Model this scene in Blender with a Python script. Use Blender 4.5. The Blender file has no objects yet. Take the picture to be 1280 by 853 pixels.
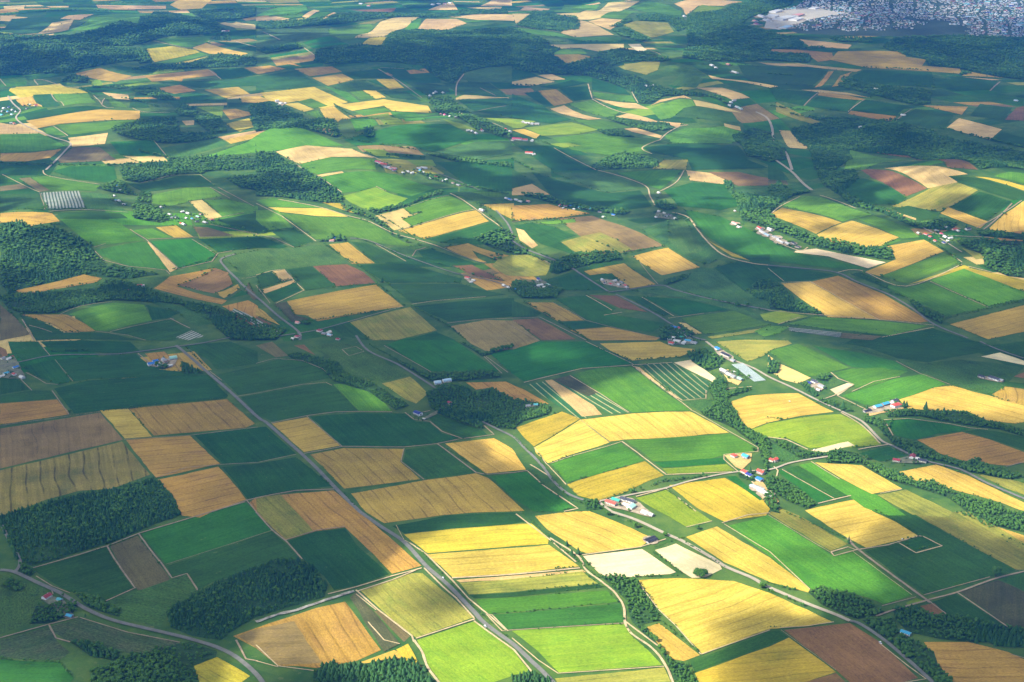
import bpy, math, random
import numpy as np
from mathutils import Vector, Matrix, noise
from mathutils.geometry import tessellate_polygon
HAZE_C, HAZE_D = (.04, .29, 1.0), 3.1e-5
SKY_S, SUN_S, EXPO = .085, 5.0, 1.08
DARK, BASE_N = .10, .22
# ---- tracing of the valley floor. "@c r" picks a 320x213 tile of the survey photo, numbers are quarter pixels inside it;
# every outline is cast onto the terrain and becomes a patch of ground of its real size there.
FIELDS = '''
@0 3
d 165,285 535,172 560,230 600,290 665,385 530,445 430,400 345,400 250,345
k 548,170 688,118 760,210 850,335 800,365 690,392 600,270
e 705,108 1050,0 1225,-50 1280,0 1360,90 1290,112 830,262 770,190
d 835,270 1290,118 1360,95 1510,235 1400,260 1240,300 1060,350 995,390 935,305 865,330
m 860,335 930,310 990,395 960,430 860,480 800,575 600,530 540,445 690,395
h 260,570 400,528 640,600 900,650 870,700 700,720 480,665 345,648 270,600
m 0,315 180,372 250,420 170,480 150,560 0,610
h 0,640 240,575 280,640 350,700 300,740 100,735 0,720
e -40,735 120,745 300,750 370,830 340,870 -40,870
y 970,770 1085,725 1250,820 1180,870 1000,860
@1 3
s 0,-72 388,-108 520,0 720,172 828,268 680,308 500,128 445,76 300,96 150,140 0,0 -32,-48
o 0,-70 120,-88 240,40 285,95 150,135 5,0
d 160,145 300,98 445,82 500,160 600,250 665,310 510,365 390,390 340,320 300,290 235,235
S -115,620 0,580 300,480 445,448 530,560 625,690 500,745 300,780 210,770 120,770 60,730 0,680
N -90,620 0,585 190,545 330,755 120,762 60,730 0,680
o 520,390 780,305 830,305 1090,525 800,628 690,550
l 805,640 1090,547 1290,694 1372,798 1290,816 1170,857 940,875 860,770 830,700
k 590,495 620,490 770,620 740,650
p 560,555 620,595 670,650 660,692 640,665
w 525,750 690,690 740,710 720,740 560,765
d 680,70 960,16 1280,2 1310,6 1350,46 1280,60 960,88 744,108
y 740,112 980,84 1280,62 1376,56 1464,130 1460,160 1280,172 856,206
w 856,212 1280,180 1464,164 1616,272 1280,308 984,328
t 1000,340 1280,318 1632,288 1650,300 1280,335 1020,352
@2 3
o -260,355 0,335 350,296 430,358 0,400 -215,412
d -212,416 0,403 430,362 470,375 0,424 -190,432
g -180,437 0,427 475,392 530,450 0,502 -130,510
e -120,515 0,506 540,457 560,550 0,586 -30,592
l 0,594 230,577 560,560 600,622 680,690 750,765 235,803 130,695
o 215,832 760,777 800,860 240,880
w 115,20 230,5 385,-5 500,40 705,130 640,175 500,195 370,205 330,190 180,90
p 355,220 650,185 820,300 790,310 600,325 450,320
p 715,190 820,158 1040,265 1050,285 970,325 900,330 800,265
w 630,340 830,330 1110,345 1290,405 1600,548 1480,572 1290,585 950,708 820,570 735,490
w 675,575 735,555 940,715 860,745 800,735 720,660
w 870,125 1025,72 1290,228 1370,290 1490,385 1480,402 1290,350 1060,250
d 890,750 1290,598 1335,592 1380,625 1290,665 915,800
y 915,805 1290,672 1385,628 1620,800 1440,860 950,900
@3 3
g -200,70 -80,40 0,15 320,215 430,195 720,415 580,460 510,430 350,390 220,385 90,285 0,215
o 0,5 60,-20 160,20 400,160 315,195
w 185,-8 250,-25 430,-62 530,0 640,50 755,122 490,178 400,130 300,70
d 485,195 650,160 760,118 640,50 545,-5 700,-15 900,110 1240,290 1120,320 780,412 690,350
o 715,0 940,0 1100,80 1290,178 1290,288 1240,288 900,105
w 1105,85 1150,75 1290,120 1290,172
d 675,155 770,125 850,163 740,192
d 820,450 940,410 1180,560 1150,575 1050,560 900,520
j 960,400 1150,340 1290,402 1290,600 1200,570
d 1160,335 1290,300 1290,398
b 760,470 830,455 900,520 820,510
b 80,590 410,555 560,650 750,830 640,860 430,870 340,790
b 150,860 340,805 420,880
s 780,650 1000,650 1200,700 1290,740 1290,900 960,900 850,760
@0 2
d 40,0 190,0 245,70 120,100 60,60
d 200,0 650,0 700,45 590,60 430,50 260,55
b -10,20 30,40 40,70 0,80
s 725,60 820,50 860,75 850,100 760,100
d 105,125 270,90 360,200 290,215 180,175
d 285,90 680,62 740,110 800,140 1040,163 700,178 440,188 370,200
d 270,235 440,195 800,172 1040,167 1140,270 1130,283 700,323 370,360
d 0,180 70,175 150,240 0,265
d 0,270 160,245 250,245 285,285 0,305
s 0,310 285,290 345,355 340,365 0,415
n 0,435 500,355 615,490 400,540 0,635
W 500,345 640,335 760,475 625,485
S 643,335 1135,288 1275,410 1230,430 770,470
v -5,645 360,560 610,500 750,665 600,720 560,735 400,745 230,790 80,852 0,870
S 630,492 950,470 1100,610 780,680
S 790,690 1090,625 1230,790 1060,852 1000,880 910,870 850,770
d 970,465 1330,425 1480,560 1290,603 1115,610
d 1110,628 1290,610 1480,577 1655,722 1290,776 1240,790
d 920,20 1150,0 1290,50 1290,110 1085,140 1040,90
d 1090,165 1290,120 1400,85 1480,85 1610,130 1660,180 1290,250 1190,268
@1 2
d -75,278 150,240 320,208 380,215 450,280 510,345 350,353 80,398 0,360
g 385,212 480,217 560,240 620,280 680,348 515,348 450,280
m 270,20 430,0 560,60 760,170 620,205 430,150 330,60
o 630,210 770,175 860,260 800,310 750,290
k 0,20 80,0 160,70 100,80
b 190,20 240,15 300,70
e 650,15 760,-20 980,-15 1060,40 1110,75 1220,150 1000,150 870,150
s 1050,205 1250,200 1340,240 1465,312 1280,320 1240,265 1180,230 1100,240
S 80,410 255,378 420,520 240,553
d 270,375 500,358 745,360 800,400 870,405 930,460 1030,480 900,508 740,523 430,518
d 850,360 900,360 1130,440 1160,470 1040,485 930,440 880,400
s 270,565 440,532 740,537 720,600 820,688 440,735
d 750,540 910,517 1095,652 850,688 735,600
w 945,510 1190,483 1280,535 1350,640 1150,660
s 475,760 850,692 1100,658 1160,682 1342,846 1080,855 930,868 640,908 550,852
e 1172,674 1350,652 1430,720 1590,832 1500,850 1390,850 1280,780
@2 2
e -110,60 130,0 360,0 440,30 600,110 430,130 340,135 60,200 0,160
w 440,10 740,0 800,25 930,40 840,75 600,95 500,50
p 810,105 900,90 1030,190 1010,205
z 640,115 800,105 1000,210 960,280 850,293
t 605,122 640,130 850,293 820,280
g 300,165 440,130 600,125 890,345 600,355 430,250
z 70,215 160,200 380,380 330,385
t 165,195 200,190 400,310 450,365 350,375
z 205,190 290,170 440,260 580,355 480,362
y 20,430 250,350 340,385 230,455 110,525 60,480
w 112,530 230,460 340,390 487,505 180,608 120,560
w 345,390 600,360 890,350 1085,455 800,480 560,490 490,500
g 195,612 540,505 660,595 440,660 275,705
y 275,715 480,650 665,598 760,670 700,690 550,760 430,795 330,770
g 570,495 1090,462 1220,530 1210,555 1060,568 960,590 710,600
e 710,603 1060,580 1070,610 750,630
l 750,635 1070,612 1115,645 780,662
y 785,718 1065,682 1300,818 1270,870 1190,880 1060,900 920,830
e 1070,675 1120,672 1250,790 1240,795
l 620,782 770,742 1000,897 870,925
m 855,300 1020,290 960,360
w 1095,300 1180,272 1290,262 1430,258 1610,352 1280,405 1190,438 1130,380
l 1195,440 1280,410 1640,362 1750,415 1850,515 1700,530 1490,532 1380,485 1280,478
@3 2
o -260,0 -100,-10 100,-5 120,10 20,40 -20,70 -100,100 -170,60
p 215,545 400,500 435,520 280,555
g 0,50 150,10 240,50 410,130 320,150 250,170 190,175 100,115
t 0,65 60,110 215,182 150,210 70,190 0,140
e 220,20 480,60 640,100 700,145 420,128
g 330,157 420,135 560,130 700,150 640,178 460,240 420,215
g 370,270 640,183 780,162 890,213 700,275 520,320 480,315
d 380,10 520,-60 1050,0 1120,45 800,105 650,85 500,30
m 360,25 460,25 600,80 780,110 960,90 1280,130 1170,240 1110,265 920,215 640,95 440,40
p 1065,75 1160,55 1290,100 1290,120
w 655,290 830,230 920,220 1020,250 1280,320 1290,400 1240,410 1100,395 1000,350 850,345 700,335
s 1120,265 1180,225 1290,240 1290,320 1160,290
b 1230,175 1290,150 1290,185
d 1190,200 1290,210 1290,235 1180,225
p 310,240 400,207 430,217 350,270
m 300,190 350,185 380,205 310,235
e 585,395 700,387 850,407 1010,437 960,448 850,460 730,490 640,470
s 745,492 970,452 1110,490 1290,557 1290,605 1190,620 1090,610 970,595 860,560 780,510
d 985,448 1060,440 1150,450 1290,480 1290,545
w 635,655 840,615 1000,670 1290,810 1290,852 1180,810 1080,780 960,750 800,700 740,700
o 1050,665 1120,665 1290,710 1290,770 1180,730
e 45,650 75,640 330,785 250,805
e 85,637 150,620 400,770 335,783
g 155,617 220,605 360,685 540,765 690,870 590,870 480,830 400,772
w 235,605 470,620 670,735 520,762 360,680
o 545,767 690,740 920,852 900,880 720,865
m 15,510 60,515 175,580 150,595 60,600
d 455,560 600,525 700,575 560,600
@0 1
k 0,80 100,68 140,90 0,105
k 95,40 150,35 250,100 200,108
g 155,35 240,28 500,75 480,105 250,100
e 260,5 350,-20 570,-20 590,60 520,60 380,45
d 0,120 195,115 225,200 0,205
q 205,112 395,102 425,190 240,197
m 405,108 540,120 570,170 630,200 430,192
s 0,215 150,208 260,215 300,255 150,280 90,255 0,265
d 290,215 600,215 640,240 440,250 300,240
g 300,245 580,250 650,300 720,350 470,380 400,330
e 480,400 700,357 735,362 840,498 640,480 500,420
e 755,355 960,342 1080,420 1060,450 900,490
t 737,360 750,360 888,492 850,510
g 660,300 760,290 860,335 740,343
s 780,285 880,275 970,335 870,336
d 620,60 700,70 900,27 1010,24 1075,80 900,85 720,110
g 760,120 930,87 1050,85 1110,130 960,150 850,180 760,165
t 945,155 1010,148 1110,232 1040,248
g 1020,150 1130,145 1290,180 1290,200 1120,230
d 1080,250 1220,222 1290,212 1370,290 1410,300 1290,318
k 960,280 1040,285 1170,325 1000,332
d 990,342 1220,337 1290,330 1440,380 1410,392 1290,388 1160,400 1090,410
m 1120,430 1290,402 1610,372 1740,465 1480,490 1290,520 1235,535 1160,480
b 890,575 1080,490 1140,510 1165,570 1070,615
s 770,590 850,530 1060,490 1080,490 885,580 1135,650 1110,670
s 1080,615 1190,570 1200,590 1120,640
s 1110,680 1240,650 1290,680 1290,750 1190,720
e 1150,640 1210,600 1240,620
s 80,600 290,555 420,520 510,540 480,560 250,600 110,620
m 240,600 480,563 510,590 240,608
m 620,545 840,530 760,590
g 340,720 560,662 720,672 760,750 540,803 460,800 400,740
d 730,672 900,712 840,738 760,750
d 560,808 840,745 950,797 870,850 730,850 640,822
s 100,720 330,722 480,805 330,810
k 0,670 60,720 150,820 0,852
d 100,725 320,812 540,815 720,852 180,852
q 880,835 960,800 1020,830 940,850
m 670,630 1000,700 1100,760 980,780 900,720
@1 1
g 320,37 440,12 560,5 700,20 900,90 780,130 600,80 520,105 430,112
g 250,-10 430,-10 310,20
t 300,25 430,5 440,12 330,32
l 430,130 600,85 760,140 700,180 560,200 470,160
g 740,190 970,127 1085,195 780,278 730,245 830,212 790,208 770,218
t 595,228 735,190 775,222 830,208 730,245 780,280 690,300
w 710,302 1100,200 1165,255 840,342
d 850,345 1180,260 1240,300 1200,370 920,360
g 0,150 90,137 340,188 60,182
w 60,185 350,190 460,232 320,230 120,208
g 120,212 300,232 470,237 560,257 680,330 780,375 880,385 700,375 600,362 480,330 300,345 200,270
y 330,160 420,165 560,225 470,210
g 0,200 110,200 180,285 60,300 0,250
d 75,305 190,292 290,355 190,385
s 365,370 460,360 595,465 480,468
d 475,358 550,362 755,457 600,465
d 500,475 750,462 1030,542 1020,562 660,565
d 660,570 1020,567 1250,622 1150,632 780,663
b 285,480 455,470 540,510 600,565 400,580
d 155,494 280,482 400,577 250,603 220,560
d 0,525 75,508 130,555 25,590
t 78,505 140,498 190,540 130,555
t 25,597 190,547 195,560 45,615
d 45,620 195,560 225,600 90,660
s 155,655 600,572 735,680 310,755 250,725 195,720
m 90,670 150,657 190,722 270,745 180,760
b 0,730 110,780 0,760
s 0,685 40,705 120,775 0,725
o 470,760 770,684 905,800 700,850 580,850
d 380,787 460,765 570,850 430,830
d 790,680 1150,643 1290,638 1290,730 960,755
n 970,780 1150,748 1290,752 1420,852 1290,895 1150,905 1080,870
s 940,385 1060,365 1290,430 1220,450 1130,420 1080,400 1110,440 1155,460 1130,460
s 1140,467 1200,464 1265,520 1220,515
d 810,402 870,390 1130,470 960,475 860,460
b 985,477 1080,472 1220,540 1240,555 1100,530
m 960,110 1080,110 1250,165 1120,168
w 1130,172 1290,165 1290,250 1200,205
d 900,-40 1290,-60 1290,90 1220,110 1050,70
d 740,850 900,807 1000,850
@2 1
d 0,-10 60,30 120,60 0,88
t 0,92 100,68 190,122 0,125
s 0,177 180,168 390,215 250,238 0,253
d 100,10 480,115 640,100 700,180 560,200 280,170 190,120
m 200,10 460,10 680,85 470,112
g 520,12 700,0 850,0 740,95 680,75 600,40
t 870,0 1000,15 1070,45 1060,70 890,50
b 980,8 1130,8 1290,40 1290,75 1130,78 1060,45
m 1100,85 1180,85 1280,115 1130,120
e 760,100 900,60 1060,70 1190,170 1040,200 830,180
e 860,197 1050,235 1130,270 1290,350 1410,412 1560,442 1770,490 1700,498 1500,478 1290,455 1100,410 960,320
d 1140,422 1290,420 1290,465 1200,460
y 970,345 1100,412 1190,452 1100,430
m 650,300 830,220 910,270 980,360 1060,430 980,470 900,450 760,370
n 230,242 400,227 760,378 540,415 340,330
o 245,360 440,310 600,395 540,415 350,435
d 10,275 100,262 200,280 320,325 240,355 330,430 150,370
g 120,262 310,242 320,260 190,270
t 20,290 60,300 130,375 100,390 40,350
o -70,440 0,424 90,422 195,470 170,525 80,532 -30,525 -100,480
w 600,430 780,388 940,485 750,525
s 360,505 560,465 720,570 590,590 470,515 390,525
d 450,520 500,515 590,590 560,580
d 230,540 300,520 440,560 480,600 250,600
b 385,624 520,627 680,710 540,690
e 220,645 370,625 520,690 490,720 770,765 700,810 480,778 370,748
s 60,660 205,662 360,750 230,755 110,690
d 230,760 370,754 470,778 300,795
s 290,800 480,784 620,812 740,838 720,850 400,850
b 0,748 130,740 320,845 150,850
d 0,650 150,715 120,730 0,735
d 560,627 640,632 790,720 760,730 700,700
e 655,632 850,642 1100,692 840,730 810,715
m 600,602 800,598 1100,672 1280,742 1100,700 860,640
m 790,585 940,487 1010,492 1290,662 1290,690 1100,668
d 1010,488 1130,457 1290,480 1480,502 1610,520 1490,553 1370,555 1290,560 1180,590 1170,610
g 845,740 1110,702 1290,772 970,820 880,770
o 975,832 1290,783 1400,778 1290,800 1000,842
t 830,760 870,765 950,815 920,820
@3 1
d 0,-30 60,-10 110,50 0,45
k 0,50 100,62 100,75 0,75
g 70,175 160,127 250,132 420,192 520,222 370,256 250,218 100,185
s 10,225 70,187 370,262 240,318 130,270
w 245,322 420,252 540,290 655,335 570,378 480,385 270,350
g 440,242 530,227 700,285 760,335 670,343 540,280
g 570,375 650,342 670,350 600,375
w 580,382 780,347 880,405 730,465 560,530 480,510 640,445 620,400
p 140,402 240,392 590,460 500,490 300,430 130,410
g 560,530 730,470 880,415 970,458 690,566
y 700,572 980,474 1010,485 830,540
y 1000,487 1060,500 1290,550 1290,610 1050,545 900,507
g 810,550 980,492 1290,610 1290,640 1100,680
g 460,522 560,562 680,592 800,560 1100,687 890,730 700,635 620,600
d 415,520 460,510 600,570 600,595
w 65,567 210,557 550,745 300,735 160,640
s 217,557 350,527 580,620 810,755 760,762 550,745
g 90,770 230,732 540,752 800,777 620,825 370,803 160,775
q 100,785 370,812 360,835 110,805
k 370,812 570,830 520,850 360,838
g -70,806 0,777 110,782 60,815 -20,832
l -40,720 60,700 200,732 60,768 -20,750
d 570,837 830,792 1050,860 600,870
w 910,770 1290,672 1290,805 1100,845
o 615,180 850,67 950,62 1050,100 860,205 800,200
b 450,-10 600,0 680,30 795,90 690,130 640,100 520,40
t 580,-10 850,-20 1000,20 900,30 950,60 850,80 800,90 720,40
d 910,32 1040,37 1290,110 1290,145 1230,150 1100,110 950,62
y 1035,32 1110,38 1290,80 1290,105
g 1130,30 1200,8 1290,15 1290,70
d 910,180 1060,107 1220,157 1090,250
w 860,215 900,185 1100,257 1060,290
w 1100,295 1180,220 1290,147 1290,300 1200,310
d 380,60 470,40 640,100 690,140 650,170 500,170 400,130
d 620,192 700,177 860,212 850,240 760,250
t 545,190 600,198 740,240 740,250
o 970,390 1060,415 1080,440 1040,445
@0 0
t 18,32 130,28 120,45 20,45
t 0,78 140,88 60,108 0,105
d 0,160 60,95 290,82 380,80 200,168
t 190,168 260,115 370,98 340,150 300,160
t 300,95 340,78 470,72 400,100
g 365,155 460,85 600,70 840,60 770,100 690,120 600,105 510,150
t 480,25 830,30 830,45 490,42
w 850,25 890,0 1060,0 1010,42 900,50
g 860,65 960,65 1100,120 900,100
t 1100,120 1180,110 1280,125 1280,148 1180,140
d 1140,160 1280,150 1280,190 1160,200
y 730,245 860,230 980,250 1000,262 770,312
g 780,314 1000,264 1040,272 860,320
w 960,240 1030,215 1240,268 1200,282 1150,270 1050,270
w 865,320 1080,272 1000,295 950,315
g 780,195 1060,180 1040,210 950,240 870,225
d 1060,205 1280,215 1280,260
s 370,370 500,340 660,380 580,410 430,385
d 550,330 800,340 760,370 660,365
s 725,380 1040,347 1100,375 915,395 910,410 860,400 760,410
d 1060,348 1210,340 1280,375 1110,400
s 1220,340 1350,328 1430,345 1290,372
d 780,412 1110,402 1280,382 1280,430 1000,440
s 770,445 900,425 980,455 870,470
d 900,480 980,462 1080,490 900,520
s 1020,450 1190,435 1250,470 1130,492
w 1195,490 1290,478 1350,503 1290,516 1210,512
y 45,455 80,435 300,418 440,465 100,490
w 80,500 160,480 215,535 110,530
d 165,475 255,470 300,530 215,538
g 265,470 440,468 480,515 320,530
d 110,575 440,530 540,540 380,565 140,600
w 130,605 500,548 700,555 700,598 560,600 300,620 190,642
g 280,625 690,600 640,620 520,655 350,675
g 220,645 270,632 330,680 230,670
t 0,615 90,630 190,662 0,668
g 0,672 200,668 330,730 280,750 0,765
s 0,768 150,765 310,745 250,790 130,808 0,808
t 340,690 540,665 525,720 360,735
k 290,800 365,737 500,737 580,800 300,815
e 550,710 770,700 820,780 600,775
t 615,780 820,785 840,808 680,808
t 510,462 640,475 650,500 580,495
g 520,490 600,510 640,540 560,530
m 730,510 850,515 880,550 760,560
l 980,535 1120,530 1110,590
s 1110,550 1180,545 1280,570 1150,600
y 1130,620 1290,580 1345,592 1310,625 1200,660
t 910,605 970,602 970,625 930,628
m 1000,770 1280,700 1280,790 1100,800
l 450,400 500,400 520,430 460,430
@1 0
g 0,80 100,40 250,25 260,50 200,75
t 230,85 290,50 320,55 260,90
g 265,92 320,58 380,62 330,95
t 330,95 390,62 400,66 345,97
t 0,90 100,82 170,95 100,105 0,105
m 0,160 100,140 370,135 360,180 220,220 180,200
g 360,150 570,120 590,135 520,190 430,200 370,175
t 490,190 620,110 690,90 820,85 770,130 680,160 640,185 540,190
o 510,120 660,92 590,120
g 740,150 790,100 830,92 810,150
t 810,145 850,95 1000,95 1055,118 940,155
y 530,222 570,190 660,185 625,228
t 960,85 1120,70 1290,75 1290,105 1100,100
t 860,50 980,10 1010,50
t 1120,30 1180,0 1280,0 1280,30
t 1050,40 1230,35 1220,50
b 480,50 700,40 680,65 560,60
s 190,345 380,333 430,360 270,382
s 130,315 190,320 230,335
s 280,390 430,370 490,400 360,430
m 370,430 540,402 620,445 440,458
d 0,382 200,352 330,430 0,455
d 430,367 610,345 680,390 490,395
d 620,342 740,345 800,390 720,395
m 540,310 740,320 850,360
d 555,404 600,400 670,445
y 600,398 690,395 740,440 670,448
w 20,465 290,435 460,512 330,545 210,505 160,515 60,505
g 210,508 275,492 360,530 290,543
w 140,520 210,514 290,547 240,560
w 320,547 390,532 480,595 410,612
w 400,525 470,517 640,497 860,530 880,565 680,555 640,530 480,555
g 240,564 310,552 400,610 330,600
g 340,430 460,462 520,512 480,512
g 467,460 530,454 595,492 530,500
w 533,452 600,455 650,488 597,495
d 610,455 750,460 830,505 680,490
g 490,557 640,537 670,555 540,580
l 555,582 660,567 740,620 640,625
g 670,560 800,562 850,600 750,610
l 790,560 930,597 1120,655 1000,640
g 430,602 540,592 610,625 500,660
e 440,700 650,640 750,622 960,620 1100,690 880,760 740,720 500,730
m 890,760 1100,710 1280,705 1280,770 1100,800
g 80,640 170,630 440,730 60,760 -120,775 -280,790 -40,710
t 100,760 250,728 480,745 590,790 380,785 220,820
g 220,822 370,787 590,800 600,850 260,870
l 530,745 640,750 720,790 600,780
l 750,800 880,800 900,830 800,830
t 1000,490 1040,475 1210,488 1000,500
d 1010,502 1250,490 1450,530 1400,600 1280,590 1090,555
m 1050,370 1130,345 1250,338 1390,372 1280,415 1060,412
l 1150,592 1260,592 1400,607 1330,640 1290,642
t 290,645 360,640 400,665 380,680
d 740,405 960,430 970,460 860,480
l 0,570 100,600 0,620
@2 0
t 40,50 60,35 190,45 150,55
g 210,60 260,25 440,25 330,65
t 220,70 340,65 480,15 640,5 560,50 450,90 380,100 340,100
g 590,35 680,5 780,25 850,60 840,85 700,70
g 440,90 560,50 640,60 560,95
t 380,107 450,92 560,100 490,150
t 240,165 340,102 380,110 430,130 510,175 320,188
g 0,140 200,160 300,187 550,187 540,210 380,210 100,170
o 555,125 620,105 780,115 810,160 700,190
t 810,20 960,-6 1160,10 1060,30 930,30 870,75 850,40
l 900,60 950,25 1060,40 1000,60
t 0,70 90,70 20,120
t 185,225 560,220 560,240 430,258 340,240 240,245
p 580,222 640,220 675,250 640,262
s 200,275 330,272 410,285 280,320
t 0,410 120,385 215,410 90,430 0,425
t 130,378 200,372 270,398 200,402
d 0,350 80,355 130,380 0,400
d 140,435 300,402 380,415 220,445
s 130,455 220,447 305,510 210,530
d 230,440 385,430 400,495 310,505
d 60,465 125,458 205,530 170,535
t 190,545 260,527 450,595 380,600
g 280,520 400,502 540,560 490,590 440,580
g 400,460 600,480 620,513 420,490
t 410,492 620,517 690,548 560,540
d 400,390 560,440 590,475 400,450
t 510,585 580,567 720,605 850,620 880,625 680,610
t 740,610 850,617 830,640
g 690,545 830,497 900,500 920,530 860,540 800,590 740,600
t 690,530 740,500 860,478 900,495 840,490 740,512
t 905,500 960,510 1150,565 1040,550 920,530
m 800,587 870,547 920,540 1100,562 1140,620 1080,610
t 1060,618 1140,635 1145,655 1065,635
l 0,600 50,600 60,630 0,640
l 60,640 240,620 300,612 430,650 340,670 150,680
g 300,602 440,600 600,640 430,650
w 0,652 60,645 140,675 120,695
t 560,645 620,640 750,680 740,692 600,660
g 200,690 420,667 700,700 740,700 660,740 700,770 500,780 300,750
g 760,680 860,642 1060,632 1150,660 1100,720 800,720
d 650,740 780,722 1130,730 1180,800 1280,840 900,850 880,800 700,760
l 180,720 280,715 350,730 260,740
o 700,845 760,800 880,800 870,850
d 100,780 200,750 300,800 400,850 200,850
d 0,470 170,540 300,600 200,620 0,590
o 560,320 740,312 730,350 670,375 570,350
m 850,350 900,340 980,380 920,440 800,430
t 920,440 1050,440 1150,470 1190,490 1100,500
t 980,375 1060,395 1290,425 1335,433 1290,440 1000,395
o 875,220 1000,212 900,235
d 990,250 1180,222 1380,228 1340,258 1330,290 1280,292
@3 0
t 130,195 420,225 400,245 200,235
s -15,246 150,250 320,265 330,300 250,310 190,270 0,258
s 310,300 350,258 560,255 680,260 690,285 790,300 770,330 960,345 970,370 830,360 500,340 400,320
t 820,370 960,385 1170,400 1120,402
s 970,380 1010,360 1180,390
t -50,312 150,318 470,350 440,360 200,335 0,325
s 230,440 300,360 330,355 270,430
s 320,435 360,380 420,360 350,430
d -150,325 0,330 300,352 220,430 0,420 -100,400
d 480,352 820,362 830,440 700,430 560,430 380,400
d 830,392 1150,405 1120,450 830,440
d 0,440 250,465 180,530 40,500
t 165,450 260,450 400,465 515,490 400,475
s 255,462 400,477 490,498 460,502 250,477
d 250,482 450,502 400,560 190,530
d 490,500 700,530 640,580 400,550
s 415,555 640,582 630,612 400,570
s 770,528 1000,535 970,575
d 740,545 930,580 880,650 640,610
d 1010,580 1060,520 1220,540 1180,600
b 1185,600 1240,540 1280,530 1280,605
t 895,640 955,592 1170,648 1110,700
t 55,652 110,655 150,700 205,735 190,745 110,740 80,700
d 1170,660 1280,690 1280,740 1110,705
g 410,750 690,800 480,850 380,850
b 500,755 700,780 1050,850 900,840 720,790
o 40,510 260,610 240,625 40,560
@0 1
k 1240,560 1290,640 1270,650 1225,600
b 1130,690 1290,760 1400,800 1420,815 1290,790 1180,735
q 1170,690 1300,750 1400,810 1380,820 1280,775 1160,705
m 1290,560 1310,600 1300,640
@1 1
j 90,670 150,657 190,722 270,745 180,760
m 20,40 130,30 110,60
@2 2
j 205,190 290,170 430,255 380,275
@3 3
l 690,455 740,432 790,450 700,475
o 930,0 1010,0 1290,160 1290,200
@1 3
j 470,430 500,400 640,560 720,660 640,700
y 700,690 760,660 830,780 790,790
@0 3
m 640,30 740,10 700,70 650,80
@2 1
m 780,250 860,240 960,400 880,430 780,350
k 40,540 130,550 120,620 60,600
@3 1
j 0,48 90,52 100,70 20,72
@2 2
t 1205,705 1245,692 1335,800 1300,835 1240,775
t 1062,570 1100,562 1200,560 1195,600 1150,642 1120,630
t 1045,140 1090,140 1150,200 1130,220 1080,200
@3 2
t 480,335 520,325 650,300 680,335 640,348 560,360 500,375
'''
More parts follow.
